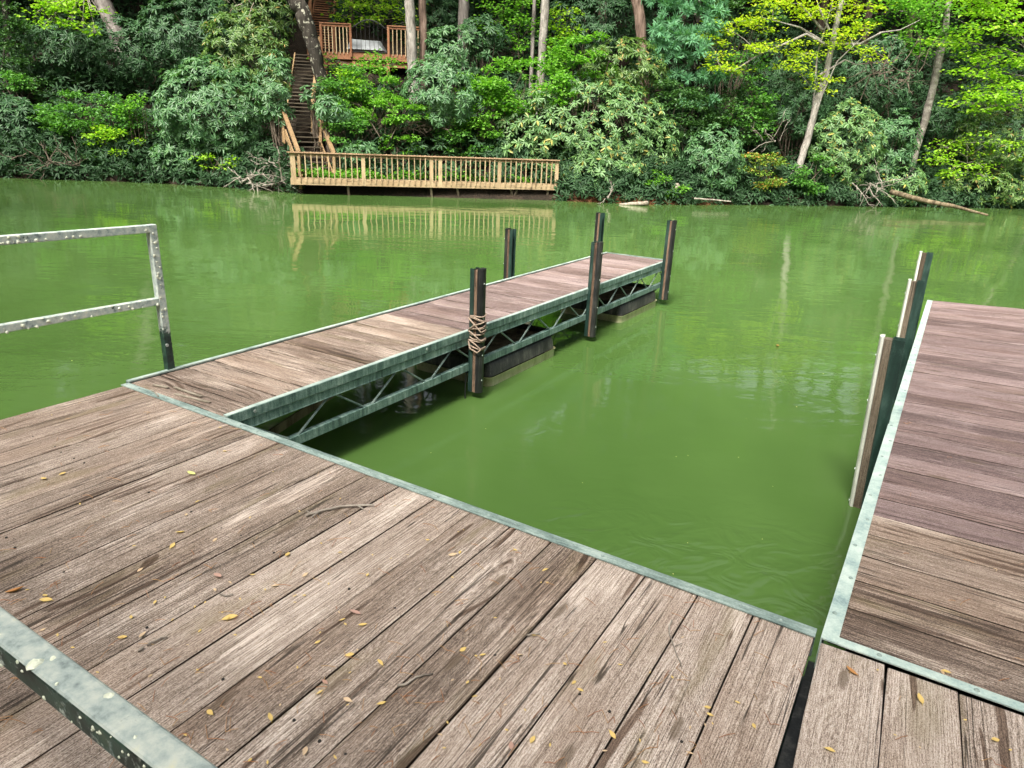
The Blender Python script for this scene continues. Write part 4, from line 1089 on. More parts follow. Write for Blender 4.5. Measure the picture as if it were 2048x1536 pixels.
def trunk(name, label, pts, mat, crown=None, cat='tree', sides=12, seed=0, top=9.0):
    """pts: (px, py, width px, Y). The stem goes on above the frame and into the ground."""
    rng = random.Random(seed)
    P_ = [at(px, py, Y) for px, py, w, Y in pts]; W_ = [w * Y / FPX / 2 for px, py, w, Y in pts]
    d = (P_[0] - P_[1]).normalized() if P_[0].z > P_[1].z else (P_[1] - P_[0]).normalized()
    if P_[0].z < P_[-1].z: P_.reverse(); W_.reverse()
    up = (P_[0] - P_[1]).normalized(); dn = (P_[-1] - P_[-2]).normalized()
    gb = ground(P_[-1].x, P_[-1].y)
    if P_[-1].z > gb - 0.1: P_.append(P_[-1] + dn * ((P_[-1].z - gb + 0.25) / max(0.2, -dn.z))); W_.append(W_[-1] * 1.12)
    ext = []
    if top:
        v = up; p = P_[0]
        for k in range(1, 5):
            v = (v + Vector((rng.uniform(-.06, .06), rng.uniform(-.06, .06), 0.08))).normalized(); p = p + v * top / 4; ext.append((p, W_[0] * (1 - 0.16 * k)))
    path = [e[0] for e in reversed(ext)] + P_; rad = [e[1] for e in reversed(ext)] + W_
    # finer rings for an uneven stem
    pp = []; rr = []
    for i in range(len(path) - 1):
        for k in range(5):
            f = k / 5; q = path[i].lerp(path[i + 1], f); r_ = rad[i] * (1 - f) + rad[i + 1] * f
            pp.append(q + Vector((rng.uniform(-1, 1), rng.uniform(-1, 1), 0)) * r_ * 0.10); rr.append(r_ * rng.uniform(0.94, 1.07))
    pp.append(path[-1]); rr.append(rad[-1] * 1.15)
    root = empty(name, path[-1], 0, label=label, cat=cat)
    m = MB(); m.tube([q - path[-1] for q in pp], rr, sides); stem_o = m.build('trunk', mat, root, True)
    if crown:
        cm, rx, rz, n, dz = crown
        lv = Leaves(seed + 50); r2 = np.random.default_rng(seed + 51); c0 = np.array(pp[0]) + np.array([0, 0, dz])
        K = 46; cc, u = shell(r2, K, c0, np.array([rx, rx, rz]), 0.0, 0, seed)
        keep = cc[:, 2] > 8.8 if True else None
        cc, u = cc[keep], u[keep]; K = len(cc)
        idx = r2.integers(0, K, n); off = r2.normal(size=(n, 3)); off /= np.linalg.norm(off, axis=1, keepdims=True)
        pos = cc[idx] + off * (r2.random(n) ** 0.45)[:, None] * np.array([1.9, 1.9, 0.8])
        pos = pos[(pos[:, 2] > 8.2 + (pos[:, 1] - 27) * 0.15) & (pos[:, 2] < CAM_Z + np.hypot(pos[:, 0], pos[:, 1]) * 0.63)]
        off = r2.normal(size=(len(pos), 3)); lv.flat(pos, off, 0.34, 0.62, 0.5)
        lv.build('crown', cm, root)
        m = MB(); rl = path[-1]
        for k in range(0, min(K, 26)):
            b0 = Vector(pp[min(len(pp) - 1, 2 + k % 9)]); b1 = Vector(cc[k]); m.tube([b0 - rl, (b0.lerp(b1, 0.5) + Vector((0, 0, 0.4))) - rl, b1 - rl], [0.09, 0.06, 0.02], 5, False)
        m.build('limbs', mat, stem_o)
    return root


CAN = M['canopy']
# ---- standing trees
trunk('tree', 'leaning pale grey tree trunk in the upper left corner', [(203, -5, 26, 34), (220, 35, 27, 34), (236, 78, 28, 34)], M['bark_grey'], (CAN, 5, 5, 7000, 2), seed=1)
trunk('tree', 'dark leaning lichened tree trunk bending over the stairs', [(584, -10, 30, 29.5), (603, 20, 28, 29.5), (618, 60, 27, 29.5), (630, 105, 25, 29.5), (640, 150, 22, 29.6)], M['bark_dark'], (CAN, 5, 5, 7000, 2), seed=2)
trunk('tree', 'straight pale mottled tree trunk at the right end of the upper deck', [(819, -5, 17, 30.8), (822, 70, 18, 30.8), (826, 148, 21, 30.8)], M['bark_pale'], (CAN, 5, 5, 7000, 3), seed=3)
trunk('tree', 'slim brown tree trunk just right of the pale mottled trunk', [(844, -5, 13, 31.4), (847, 70, 13, 31.4), (845, 145, 13, 31.4)], M['bark_brown'], (CAN, 4, 5, 5000, 3), seed=4)
trunk('tree', 'grey-brown tree trunk behind the blue-green rhododendron top', [(928, -5, 18, 34), (925, 85, 20, 34)], M['bark_grey'], (CAN, 5, 5, 7000, 2), seed=5)
trunk('tree', 'pole-thin grey tree trunk beside the bright leafy saplings', [(1069, -5, 7, 33), (1064, 115, 7, 33)], M['bark_grey'], (CAN, 3, 4, 3500, 2), seed=6)
trunk('tree', 'clean pale grey tree trunk rising behind the largest rhododendron', [(1091, -5, 15, 31.8), (1084, 108, 15, 31.8)], M['bark_pale'], (CAN, 5, 5, 7000, 3), seed=7)
trunk('tree', 'rough-barked brown tree trunk above the right shoulder of the largest rhododendron', [(1273, -5, 20, 32), (1281, 50, 20, 32), (1284, 100, 17, 32)], M['bark_brown'], (CAN, 5, 5, 7000, 3), seed=8)
trunk('tree', 'dim brown tree trunk deep in the shade behind the rhododendrons', [(1207, -5, 16, 37), (1204, 60, 16, 37)], M['bark_brown'], (CAN, 5, 5, 6000, 2), seed=9)
trunk('tree', 'blotched grey leaning tree trunk at the right of the bank', [(1898, -8, 9, 35.7), (1890, 60, 11, 35.4), (1868, 170, 13, 35.2), (1850, 240, 13, 35.0), (1833, 298, 12, 34.8)], M['bark_birch'], (CAN, 5, 5, 7000, 2), seed=11)
trunk('tree', 'thin dark trunk in the deep shade of the far left bank', [(12, 0, 14, 34), (20, 120, 14, 34)], M['bark_dark'], (CAN, 5, 5, 7000, 2), seed=12)

# slender many-stemmed tree with yellow-green tiers
r10 = trunk('tree', 'slender pale many-stemmed tree with yellow-green leaf tiers leaning over the bank', [(1683, 2, 9, 31.9), (1668, 70, 10, 31.9), (1652, 150, 11, 31.9), (1632, 210, 12, 31.8), (1616, 275, 13, 31.7), (1598, 332, 13, 31.5)], M['bark_pale'], None, seed=10, top=3)
at10 = lambda px, py, Y: at(px, py, Y + 1.5)
rl = Vector(r10.location); m = MB(); JOINTS = []
for path in ([(1625, 240, 30.3), (1629, 180, 30.4), (1634, 110, 30.5), (1652, 50, 30.6), (1667, -5, 30.6)], [(1618, 270, 30.2), (1644, 190, 30.0), (1675, 122, 29.9), (1740, 60, 29.8)],
             [(1652, 90, 30.3), (1612, 68, 30.0), (1560, 92, 29.8), (1520, 108, 29.6), (1470, 140, 29.4), (1445, 142, 29.4)], [(1640, 80, 30.4), (1600, 55, 30.2), (1545, 40, 30.0)],
             [(1645, 60, 30.4), (1615, 25, 30.3), (1595, 5, 30.2)], [(1655, 88, 30.4), (1720, 88, 30.2), (1762, 65, 30.2), (1800, 60, 30.2), (1840, 40, 30.2)], [(1658, 60, 30.4), (1640, 20, 30.3), (1630, -10, 30.3)],
             [(1600, 325, 30.0), (1588, 338, 29.8), (1572, 365, 29.6)], [(1640, 150, 30.4), (1690, 120, 30.2), (1715, 130, 30.2)]):
    JOINTS += [at10(*p) for p in path[1:]] + [at10(*path[-1]).lerp(at10(*path[-2]), 0.5)]
    pts = [at10(*p) - rl for p in path]; m.tube(pts, [0.062 - 0.05 * i / (len(pts) - 1) for i in range(len(pts))], 6, False)
m.build('limbs', M['bark_pale'], r10, True)
lv = Leaves(101); tw = MB(); rng = np.random.default_rng(101)
tiers(lv, rng, [(p[0], p[1], p[2], p[3] * 0.8, p[4] + 1.5) for p in [(1440, 140, 36, 12, 29.4), (1425, 112, 22, 8, 29.5), (1415, 80, 30, 14, 29.6), (1462, 60, 22, 10, 29.7), (1500, 42, 46, 14, 30), (1545, 20, 40, 14, 30), (1505, 95, 34, 10, 29.6), (1560, 92, 32, 9, 29.8),
                (1600, 8, 34, 12, 30.2), (1640, 22, 40, 14, 30.3), (1690, 70, 52, 13, 30.1), (1720, 62, 30, 10, 30.1), (1735, 105, 36, 10, 29.9), (1600, 110, 34, 12, 30), (1580, 135, 30, 9, 30.0), (1640, 155, 32, 9, 30.2),
                (1642, 178, 20, 8, 30.2), (1700, 8, 44, 12, 30.3)]], 0.13, 1.15, tw, JOINTS, r10)
lv.build('crown', M['yellowgreen'], r10); tw.build('twigs', M['bark_pale'], r10)

# white pine
rp_ = trunk('pine_tree', 'soft blue-green pine with whorled needle tufts right of the largest rhododendron', [(1395, -5, 12, 33), (1392, 130, 14, 33), (1390, 260, 15, 33)], M['bark_dark'], None, seed=21, top=5)
lv = Leaves(22); rng = np.random.default_rng(22); m = MB(); rl = Vector(rp_.location)
for (px, py, hw, hh, Y) in [(1345, 32, 30, 14, 31.2), (1380, 20, 34, 14, 31.4), (1425, 28, 28, 14, 31.4), (1320, 58, 26, 12, 31.0), (1375, 60, 44, 15, 31.0), (1425, 55, 24, 12, 31.2), (1335, 88, 34, 14, 31.0), (1395, 92, 34, 13, 31),
                            (1345, 115, 34, 12, 31.1), (1400, 118, 26, 10, 31.2), (1380, 158, 32, 12, 31.3), (1410, 150, 26, 12, 31.3), (1390, 205, 36, 11, 31.4), (1350, 150, 22, 9, 31.5), (1310, 90, 20, 9, 31.6), (1400, -10, 60, 18, 31.6), (1330, -5, 40, 16, 31.6)]:
    n = int(hw * hh / 34); a = hw * Y / FPX; b = hh * Y / FPX
    c = np.array(at(px, py, Y)); pos = c + rng.normal(size=(n, 3)) * np.array([a * 0.5, a * 0.4, b * 0.5])
    ax = (pos - c) / np.array([a, a, b]) + np.array([[0, -0.5, 0.35]])
    for rep in range(3): lv.rosettes(pos, ax, 0.29, 10, 0.14, (-0.2, 1.1))
    f = at(1392, py + 25, 33); m.tube([f - rl, f.lerp(Vector(c), 0.6) - rl + Vector((0, 0, 0.1)), Vector(c) - rl], [0.05, 0.035, 0.015], 5, False)
lv.build('needles', M['pine'], rp_); m.build('limbs', M['bark_dark'], rp_)


def leafy_tree(label, mat, specs, frm, seed, L_=0.15, dens=1.0, wood_=None, base=None, name='sapling', cat='tree', stem=0.05):
    f = at(*frm); b = at(*base) if base else f; gz = ground(b.x, b.y)
    root = empty(name, (b.x, b.y, min(gz, b.z)), 0, label=label, cat=cat)
    rng = np.random.default_rng(seed); lv = Leaves(seed); tw = MB(); rl = Vector(root.location)
    tw2 = MB(); p0 = Vector((0, 0, -0.15)); tw2.tube([p0, (p0 + (f - rl)) / 2 + Vector((0.1, 0.05, 0.1)), f - rl], [stem, stem * 0.8, stem * 0.5], 7); tw2.build('trunk', wood_ or M['stem'], root, True)
    tiers(lv, rng, specs, L_, dens, tw, [b.lerp(f, q / 6) for q in range(2, 7)], root); lv.build('crown', mat, root); tw.build('twigs', wood_ or M['stem'], root)
    return root


leafy_tree('bright lime-green maple spreading tiers over the right edge of the bank', M['lime'],
           [(p[0], p[1], p[2], p[3], p[4] + 2.2) for p in [(2010, 20, 50, 22, 31), (1965, 45, 50, 20, 31), (2030, 75, 50, 24, 31), (1935, 85, 44, 16, 31.2), (1985, 115, 60, 16, 31), (2035, 135, 44, 18, 31), (1945, 150, 50, 12, 31), (2000, 170, 60, 14, 30.8), (1960, 190, 50, 12, 30.8), (2035, 195, 36, 14, 30.8), (1925, 205, 26, 7, 30.8), (1990, 208, 44, 8, 30.8), (1965, -5, 60, 18, 31.2)]],
           (2080, 120, 35.2), 201, 0.17, 1.1, M['bark_grey'], (2100, 330, 36.2), stem=0.14)
leafy_tree('mid-green leaves hanging round the top of the blotched leaning trunk', M['bright'],
           [(p[0], p[1], p[2], p[3], p[4] + 2.0) for p in [(1800, 20, 46, 20, 33.2), (1850, 35, 50, 22, 33.2), (1780, 70, 34, 12, 33), (1835, 75, 46, 14, 33), (1900, 30, 40, 18, 33.6), (1860, 105, 40, 12, 33), (1800, 100, 26, 10, 33), (1760, 15, 40, 16, 33.4), (1910, 75, 30, 16, 33.4), (1870, 0, 60, 14, 33.5)]],
           (1884, 50, 35.9), 202, 0.15, 1.0, M['bark_birch'], (1830, 300, 35.6), stem=0.05)
leafy_tree('low bright maple seedling spreading over the right rhododendrons', M['lime'],
           [(p[0], p[1], p[2], p[3], p[4] + 2.5) for p in [(1880, 290, 30, 9, 31.4), (1930, 282, 50, 10, 31.2), (1990, 285, 44, 12, 31.2), (1870, 320, 30, 12, 31), (1905, 335, 34, 14, 31), (1960, 330, 34, 10, 31.1), (2010, 312, 30, 10, 31.2), (1890, 350, 18, 9, 31), (1965, 350, 22, 8, 31)]],
           (1935, 315, 34.3), 203, 0.15, 0.85, M['dead'], (1930, 380, 34.8), stem=0.035)
leafy_tree('yellow-green maple branch hanging in at the upper left corner', M['lime'],
           [(75, 22, 24, 9, 30), (110, 15, 36, 12, 30), (150, 12, 34, 12, 30), (95, 40, 28, 9, 30), (135, 42, 30, 8, 30), (185, 20, 20, 8, 30), (165, 52, 18, 6, 30), (192, 65, 12, 8, 30), (80, 0, 40, 10, 30)],
           (170, -20, 31), 204, 0.16, 0.8, M['dead'], (260, -30, 33), name='maple_tree', stem=0.05)
leafy_tree('sunlit yellow-green beech sprays above the upper deck', M['lime'],
           [(690, 12, 34, 9, 34.5), (740, 8, 46, 10, 34.5), (790, 18, 40, 9, 34.6), (720, 30, 40, 7, 34.6), (770, 38, 36, 6, 34.7), (700, 48, 20, 5, 34.7), (810, 45, 24, 6, 34.8), (800, 2, 40, 9, 34.9)],
           (760, 60, 36), 205, 0.15, 1.0, M['bark_grey'], (770, 90, 36.6), stem=0.06)
leafy_tree('bright green leafy sapling left of the clean pale trunk', M['bright'],
           [(1000, 12, 32, 14, 33.5), (1045, 10, 28, 12, 33.4), (990, 38, 26, 10, 33.4), (1030, 42, 30, 12, 33.3), (1055, 62, 20, 14, 33.2), (1010, 70, 24, 10, 33.3), (1040, 92, 20, 12, 33.2), (985, 62, 16, 8, 33.4)],
           (1035, 95, 33.8), 206, 0.15, 1.2, M['stem'], (1040, 130, 34), stem=0.04)
leafy_tree('yellow-green sapling just right of the clean pale trunk', M['lime'],
           [(1112, 30, 18, 10, 32.8), (1128, 48, 22, 10, 32.8), (1118, 68, 22, 10, 32.7), (1140, 62, 14, 8, 32.8), (1105, 88, 12, 9, 32.7), (1130, 20, 18, 9, 33)],
           (1120, 80, 33.2), 207, 0.15, 1.0, M['stem'], (1122, 120, 33.4), stem=0.035)
leafy_tree('small mid-green sapling with layered leaves left of the orange-tinged shrub', M['midgreen'],
           [(1470, 110, 30, 10, 31.5), (1500, 130, 30, 10, 31.4), (1490, 150, 30, 9, 31.4), (1465, 140, 20, 9, 31.4), (1515, 190, 30, 12, 31.2), (1500, 215, 30, 12, 31.1), (1525, 240, 26, 10, 31.1), (1485, 230, 24, 10, 31.1), (1530, 205, 20, 10, 31.2), (1510, 265, 30, 10, 31)],
           (1505, 200, 31.8), 208, 0.14, 1.0, M['stem'], (1495, 300, 31.8), stem=0.04)
leafy_tree('drooping dark hemlock boughs at the far left edge', M['deep'],
           [(20, 20, 40, 12, 31), (50, 45, 36, 10, 31), (10, 70, 36, 12, 31), (45, 95, 30, 10, 31), (10, 125, 36, 12, 31), (50, 150, 40, 10, 31), (20, 175, 40, 12, 31), (70, 190, 30, 8, 31)],
           (10, 90, 32), 209, 0.11, 1.2, M['bark_dark'], (-20, 250, 32.5), name='hemlock_tree', stem=0.08)
leafy_tree('bright green leaves fringing the front of the upper deck', M['bright'],
           [(650, 118, 18, 6, 31.6), (735, 118, 24, 8, 31.4), (765, 116, 26, 8, 31.3), (790, 128, 18, 8, 31.2), (720, 135, 20, 8, 31.2), (668, 134, 18, 8, 31.2)],
           (740, 140, 31.8), 210, 0.15, 0.9, M['stem'], (740, 165, 31.8), stem=0.03)

# ---- shrubs
B = bush
B('rhododendron', 'largest rhododendron, a broad mound with yellowing leaves right of the lakeside platform', 1165, 285, 168, 108, 30.2, M['rh_mid'], 1, dens=1.1, depth=2.0)
B('rhododendron', 'rhododendron skirt hanging to the waterline at the right end of the platform railing', 1202, 352, 88, 40, 28.6, M['rh_mid'], 2, depth=0.7)
B('rhododendron', 'olive rhododendron crown on top of the largest mound', 1245, 140, 75, 50, 31, M['rh_olive'], 3)
B('vine', 'bright green vine draped over the left shoulder of the largest rhododendron', 1045, 175, 105, 48, 29.4, M['bright'], 4, 'small', 0.9, 0.15, 0.9, cat='vine')
B('vine', 'bright green vine tangle on the crest of the largest rhododendron', 1170, 112, 80, 40, 30.4, M['bright'], 5, 'small', 0.9, 0.15, 0.8, cat='vine')
B('shrub', 'light green leafy shrub between the blue-green rhododendron and the large mound', 965, 215, 50, 72, 29.4, M['bright'], 6, 'small', 0.9, 0.14)
B('rhododendron', 'blue-green rhododendron under the two trunks at the upper deck', 890, 185, 72, 62, 29.2, M['rh_blue'], 7)
B('rhododendron', 'silvery blue-green rhododendron high up behind the slim brown trunk', 905, 105, 62, 42, 32, M['rh_blue'], 8)
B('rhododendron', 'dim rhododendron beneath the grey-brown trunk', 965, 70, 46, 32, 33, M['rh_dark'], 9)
B('shrub', 'round fine-leaved light green shrub below the right half of the upper deck', 745, 175, 62, 38, 29.6, M['bright'], 10, 'small', 1.0, 0.12)
B('shrub', 'yellow-tipped fine-leaved green shrub against the dark leaning trunk', 690, 172, 38, 38, 29.2, M['midgreen'], 11, 'small', 1.1, 0.12, mat2=M['lime'], f2=0.25)
B('shrub', 'low band of light green leaves across the slope above the dead twigs', 765, 222, 95, 22, 28.4, M['bright'], 12, 'small', 1.0, 0.12)
B('rhododendron', 'pale rhododendron leaning over the stair handrail', 662, 222, 30, 26, 27.6, M['rh_blue'], 13)
B('shrub', 'dark fine-leaved shrub right of the lower stairs', 698, 268, 38, 36, 27.8, M['midgreen'], 14, 'small', 1.0, 0.11)
B('shrub', 'bright leafed low shrub behind the middle of the platform railing', 800, 290, 40, 20, 28.4, M['bright'], 15, 'small', 0.8, 0.15)
B('rhododendron', 'small rhododendron just above the platform railing near the stairs', 712, 302, 40, 18, 27.3, M['rh_blue'], 16)
B('shrub', 'glossy green shrub against the dark hollow above the platform railing', 925, 280, 60, 38, 29.2, M['midgreen'], 17, 'small', 1.0, 0.15)
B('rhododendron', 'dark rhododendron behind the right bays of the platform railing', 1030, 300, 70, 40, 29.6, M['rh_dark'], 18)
B('rhododendron', 'large blue-green rhododendron left of the lower stairs', 432, 225, 100, 88, 28.8, M['rh_blue'], 20, dens=1.15, depth=1.8)
B('rhododendron', 'blue-green rhododendron lobe hanging low over the water left of the brush pile', 420, 318, 110, 38, 28.3, M['rh_blue'], 21, depth=0.8)
B('rhododendron', 'olive rhododendron towering beside the upper stairs', 498, 118, 72, 82, 31, M['rh_olive'], 22, dens=1.1)
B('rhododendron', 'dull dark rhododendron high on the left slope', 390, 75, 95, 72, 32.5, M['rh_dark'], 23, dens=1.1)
B('rhododendron', 'olive-topped rhododendron at the top edge left of the dark leaning trunk', 520, 25, 70, 40, 33.5, M['rh_olive'], 24)
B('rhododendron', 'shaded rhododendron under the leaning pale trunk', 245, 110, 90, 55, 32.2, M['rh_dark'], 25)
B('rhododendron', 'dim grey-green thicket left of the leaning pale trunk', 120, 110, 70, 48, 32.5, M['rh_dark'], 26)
B('shrub', 'spreading fine-leaved green shrub over the left waterline', 200, 240, 110, 50, 29.4, M['midgreen'], 27, 'small', 1.1, 0.12, mat2=M['rh_blue'], f2=0.2)
B('shrub', 'yellow-green shrub in front of the left fine-leaved shrub', 232, 285, 44, 30, 28.6, M['lime'], 28, 'small', 0.75, 0.13)
B('shrub', 'light green young shoots above the left yellow-green shrub', 268, 215, 30, 24, 28.9, M['bright'], 29, 'small', 0.8, 0.13)
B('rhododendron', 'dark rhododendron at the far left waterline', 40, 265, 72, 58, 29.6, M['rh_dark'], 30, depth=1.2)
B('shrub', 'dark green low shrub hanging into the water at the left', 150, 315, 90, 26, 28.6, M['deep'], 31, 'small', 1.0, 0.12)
B('shrub', 'vivid green small maple shoot over the water left of the brush pile', 436, 322, 46, 12, 27.6, M['lime'], 32, 'small', 0.7, 0.14, 0.4)
B('shrub', 'vivid green ferny shrub in the dark gap at the left edge', 30, 165, 50, 18, 30.6, M['midgreen'], 33, 'small', 0.8, 0.13)
B('rhododendron', 'small bright rhododendron standing by the waterline right of the large mound', 1425, 315, 56, 58, 29.6, M['rh_blue'], 40)
B('shrub', 'orange-tinged shrub by the waterline', 1522, 340, 40, 46, 30.4, M['orange'], 41, 'small', 0.8, 0.12)
B('shrub', 'dark leafy shrub between the large mound and the small bright rhododendron', 1350, 230, 45, 70, 30.4, M['deep'], 42, 'small', 1.0, 0.13)
B('shrub', 'low green creeper on the red clay bank under the large mound', 1320, 372, 60, 24, 28.4, M['bright'], 43, 'small', 0.7, 0.12, 0.5)
B('shrub', 'deep green shrub behind the orange-tinged shrub', 1470, 240, 62, 60, 32.0, M['deep'], 44, 'small', 1.1, 0.13)
B('shrub', 'leafy green shrub around the foot of the slender pale tree', 1618, 350, 40, 38, 31.1, M['midgreen'], 45, 'small', 0.9, 0.14)
B('rhododendron', 'rhododendron right of the slender pale tree reaching the water', 1690, 300, 62, 85, 32.1, M['rh_mid'], 46)
B('rhododendron', 'rhododendron behind the crown of the slender pale tree', 1600, 190, 66, 70, 33.0, M['rh_dark'], 47)
B('rhododendron', 'dark rhododendron in the hollow beside the blotched leaning trunk', 1778, 290, 48, 62, 33.2, M['rh_blue'], 48)
B('rhododendron', 'reddish-shaded rhododendron above the hollow', 1760, 160, 62, 70, 35.0, M['rh_dark'], 49)
B('rhododendron', 'olive rhododendron mass at the right edge of the bank', 1990, 275, 80, 70, 35.0, M['rh_olive'], 50)
B('rhododendron', 'olive rhododendron skirt at the right waterline behind the fallen log', 1960, 375, 110, 32, 34.2, M['rh_olive'], 51, depth=0.8)
B('rhododendron', 'rhododendron sprig beside the upper end of the fallen log', 1800, 372, 44, 36, 32.6, M['rh_mid'], 52)
B('rhododendron', 'dark rhododendron above the lime maple seedling', 1900, 235, 56, 40, 35.5, M['rh_dark'], 53)
B('rhododendron', 'shadowy rhododendron at the top edge between the pale trunk and the rough trunk', 1190, 50, 80, 60, 34.5, M['rh_dark'], 54)
B('shrub', 'dark tree foliage beyond the pine at the top edge', 1480, 40, 70, 50, 34, M['deep'], 55, 'small', 1.0, 0.15)
B('rhododendron', 'shaded rhododendron filling the slope above the upper deck', 860, 35, 60, 45, 35.5, M['rh_dark'], 56)
B('rhododendron', 'overhanging rhododendron above the brush pile left of the stairs', 552, 178, 32, 58, 28.0, M['rh_blue'], 57)

B('shrub', 'leafy green shrub behind the arched opening of the upper deck', 735, 58, 60, 30, 37.0, M['bright'], 58, 'small', 0.9, 0.16)
B('rhododendron', 'small rhododendron spray reaching across the middle of the stairs', 628, 195, 20, 20, 28.2, M['rh_blue'], 59)
# mass of undergrowth between the shrubs, shade put into its dark leaf colour
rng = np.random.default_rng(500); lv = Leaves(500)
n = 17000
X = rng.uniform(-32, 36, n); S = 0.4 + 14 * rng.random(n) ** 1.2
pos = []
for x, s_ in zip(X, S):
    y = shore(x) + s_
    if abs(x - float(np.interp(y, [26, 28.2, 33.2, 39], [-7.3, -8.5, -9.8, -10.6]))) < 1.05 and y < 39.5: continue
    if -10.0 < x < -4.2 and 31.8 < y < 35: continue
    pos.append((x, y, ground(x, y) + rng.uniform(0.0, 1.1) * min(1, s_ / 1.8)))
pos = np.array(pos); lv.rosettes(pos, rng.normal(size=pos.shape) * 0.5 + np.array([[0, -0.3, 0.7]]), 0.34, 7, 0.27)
tag(lv.build('undergrowth', M['under']), 'mass of undergrowth on the hillside with shade painted into its dark leaves', 'undergrowth', kind='stuff')
lv = Leaves(501); rng = np.random.default_rng(501)
n = 6500; x = rng.uniform(0.0, FLEN, n); yy = rng.uniform(0.55, 1.9, n)
base = np.array([FL.x, FL.y, WATER_Z]); e1 = np.array(fdir); e2 = np.array([-fdir.y, fdir.x, 0])
hgt = 0.50 + 0.22 * np.abs(np.sin(x * 1.7 + 0.6)) * rng.random(n) + 0.16 * rng.random(n) + 0.12 * (yy - 0.5)
pos = base + x[:, None] * e1 + yy[:, None] * e2 + np.stack([0 * x, 0 * x, hgt], 1)
lv.flat(pos, rng.normal(size=(n, 3)), 0.13, 0.6, 0.5)
tag(lv.build('ground_cover', M['bright']), 'bright green ground cover growing behind the platform railing', 'ground cover', kind='stuff')
# bank-edge tufts, roots and twigs
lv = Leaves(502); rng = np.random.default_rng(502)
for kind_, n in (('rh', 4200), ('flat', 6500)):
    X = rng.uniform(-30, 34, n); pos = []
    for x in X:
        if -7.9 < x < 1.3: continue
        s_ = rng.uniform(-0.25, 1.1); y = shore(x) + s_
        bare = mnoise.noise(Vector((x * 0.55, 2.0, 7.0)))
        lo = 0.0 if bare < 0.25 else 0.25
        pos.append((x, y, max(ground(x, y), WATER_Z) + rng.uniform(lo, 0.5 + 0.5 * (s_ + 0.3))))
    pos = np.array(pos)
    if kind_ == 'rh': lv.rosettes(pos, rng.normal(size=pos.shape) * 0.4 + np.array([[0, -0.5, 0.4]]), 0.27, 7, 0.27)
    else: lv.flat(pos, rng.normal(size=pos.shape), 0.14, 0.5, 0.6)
tag(lv.build('bank_plants', M['under']), 'low mixed leaves along the waterline of the far bank', 'ground cover', kind='stuff')  # the darkened leaf colour also stands for shade along the bank

# far woods: canopy above the frame and beyond the hill crest
lv = Leaves(600); rng = np.random.default_rng(600)
for k in range(280):
    x = rng.uniform(-75, 85); s_ = 8 + 36 * rng.random() ** 1.6; y = shore(x) + s_; gz = ground(x, y)
    c = np.array([x, y, gz + rng.uniform(5, 20)]); rx = rng.uniform(3.2, 5.2); rz = rng.uniform(4, 6.5)
    K = 34; cc, u = shell(rng, K, c, np.array([rx, rx, rz]), 0.3, 0, k)
    nn = 800; idx = rng.integers(0, K, nn); off = rng.normal(size=(nn, 3)); off /= np.linalg.norm(off, axis=1, keepdims=True)
    pos = cc[idx] + off * (rng.random(nn) ** 0.45)[:, None] * np.array([1.8, 1.8, 1.0])
    pos = pos[pos[:, 2] > CAM_Z + 0.21 * pos[:, 1] + 0.4]
    pos = pos[pos[:, 2] < CAM_Z + np.hypot(pos[:, 0], pos[:, 1]) * (0.60 + 0.09 * np.sin(pos[:, 0] * 0.9 + k) + 0.05 * np.sin(pos[:, 0] * 2.3))]
    if len(pos): lv.flat(pos, rng.normal(size=(len(pos), 3)), 0.78, 0.62, 0.5)
tag(lv.build('forest_canopy', M['canopy']), 'leafy canopy of the woods covering the hill above the lake', 'forest', kind='stuff')
m = MB()
for k in range(120):
    x = rng.uniform(-60, 70); s_ = rng.uniform(9, 40); y = shore(x) + s_; gz = ground(x, y); r_ = rng.uniform(0.12, 0.26)
    m.tube([(x, y, gz - 0.2), (x + rng.normal() * 0.3, y, gz + 6), (x + rng.normal() * 0.6, y, gz + 14)], [r_, r_ * 0.85, r_ * 0.5], 7)
tag(m.build('far_trunks', M['bark_brown'], None, True), 'crowd of dim trunks deep in the woods', 'forest', kind='stuff')

# the woods of the near shore, behind and beside the viewer, which shade the docks
lv = Leaves(700); rng = np.random.default_rng(700); m = MB()
for k in range(135):
    x = rng.uniform(-44, 30); y = nshore(x) - rng.uniform(3.5, 24); gz = nground(x, y)
    c = np.array([x, y, gz + rng.uniform(7, 17)]); rx = rng.uniform(3.0, 4.6); rz = rng.uniform(3.5, 6.0)
    K = 30; cc, u = shell(rng, K, c, np.array([rx, rx, rz]), 0.3, 0, k)
    nn = 650; idx = rng.integers(0, K, nn); off = rng.normal(size=(nn, 3)); off /= np.linalg.norm(off, axis=1, keepdims=True)
    pos = cc[idx] + off * (rng.random(nn) ** 0.45)[:, None] * np.array([1.8, 1.8, 1.0])
    lv.flat(pos, rng.normal(size=(nn, 3)), 0.75, 0.62, 0.5)
    if k % 2 == 0: m.tube([(x, y, gz - 0.3), (x + 0.2, y, gz + 6), (c[0], c[1], c[2])], [0.26, 0.22, 0.12], 7)
tag(lv.build('near_woods_canopy', M['canopy']), 'leafy canopy of the woods on the near shore', 'forest', kind='stuff')
tag(m.build('near_woods_trunks', M['bark_brown'], None, True), 'trunks of the woods on the near shore', 'forest', kind='stuff')


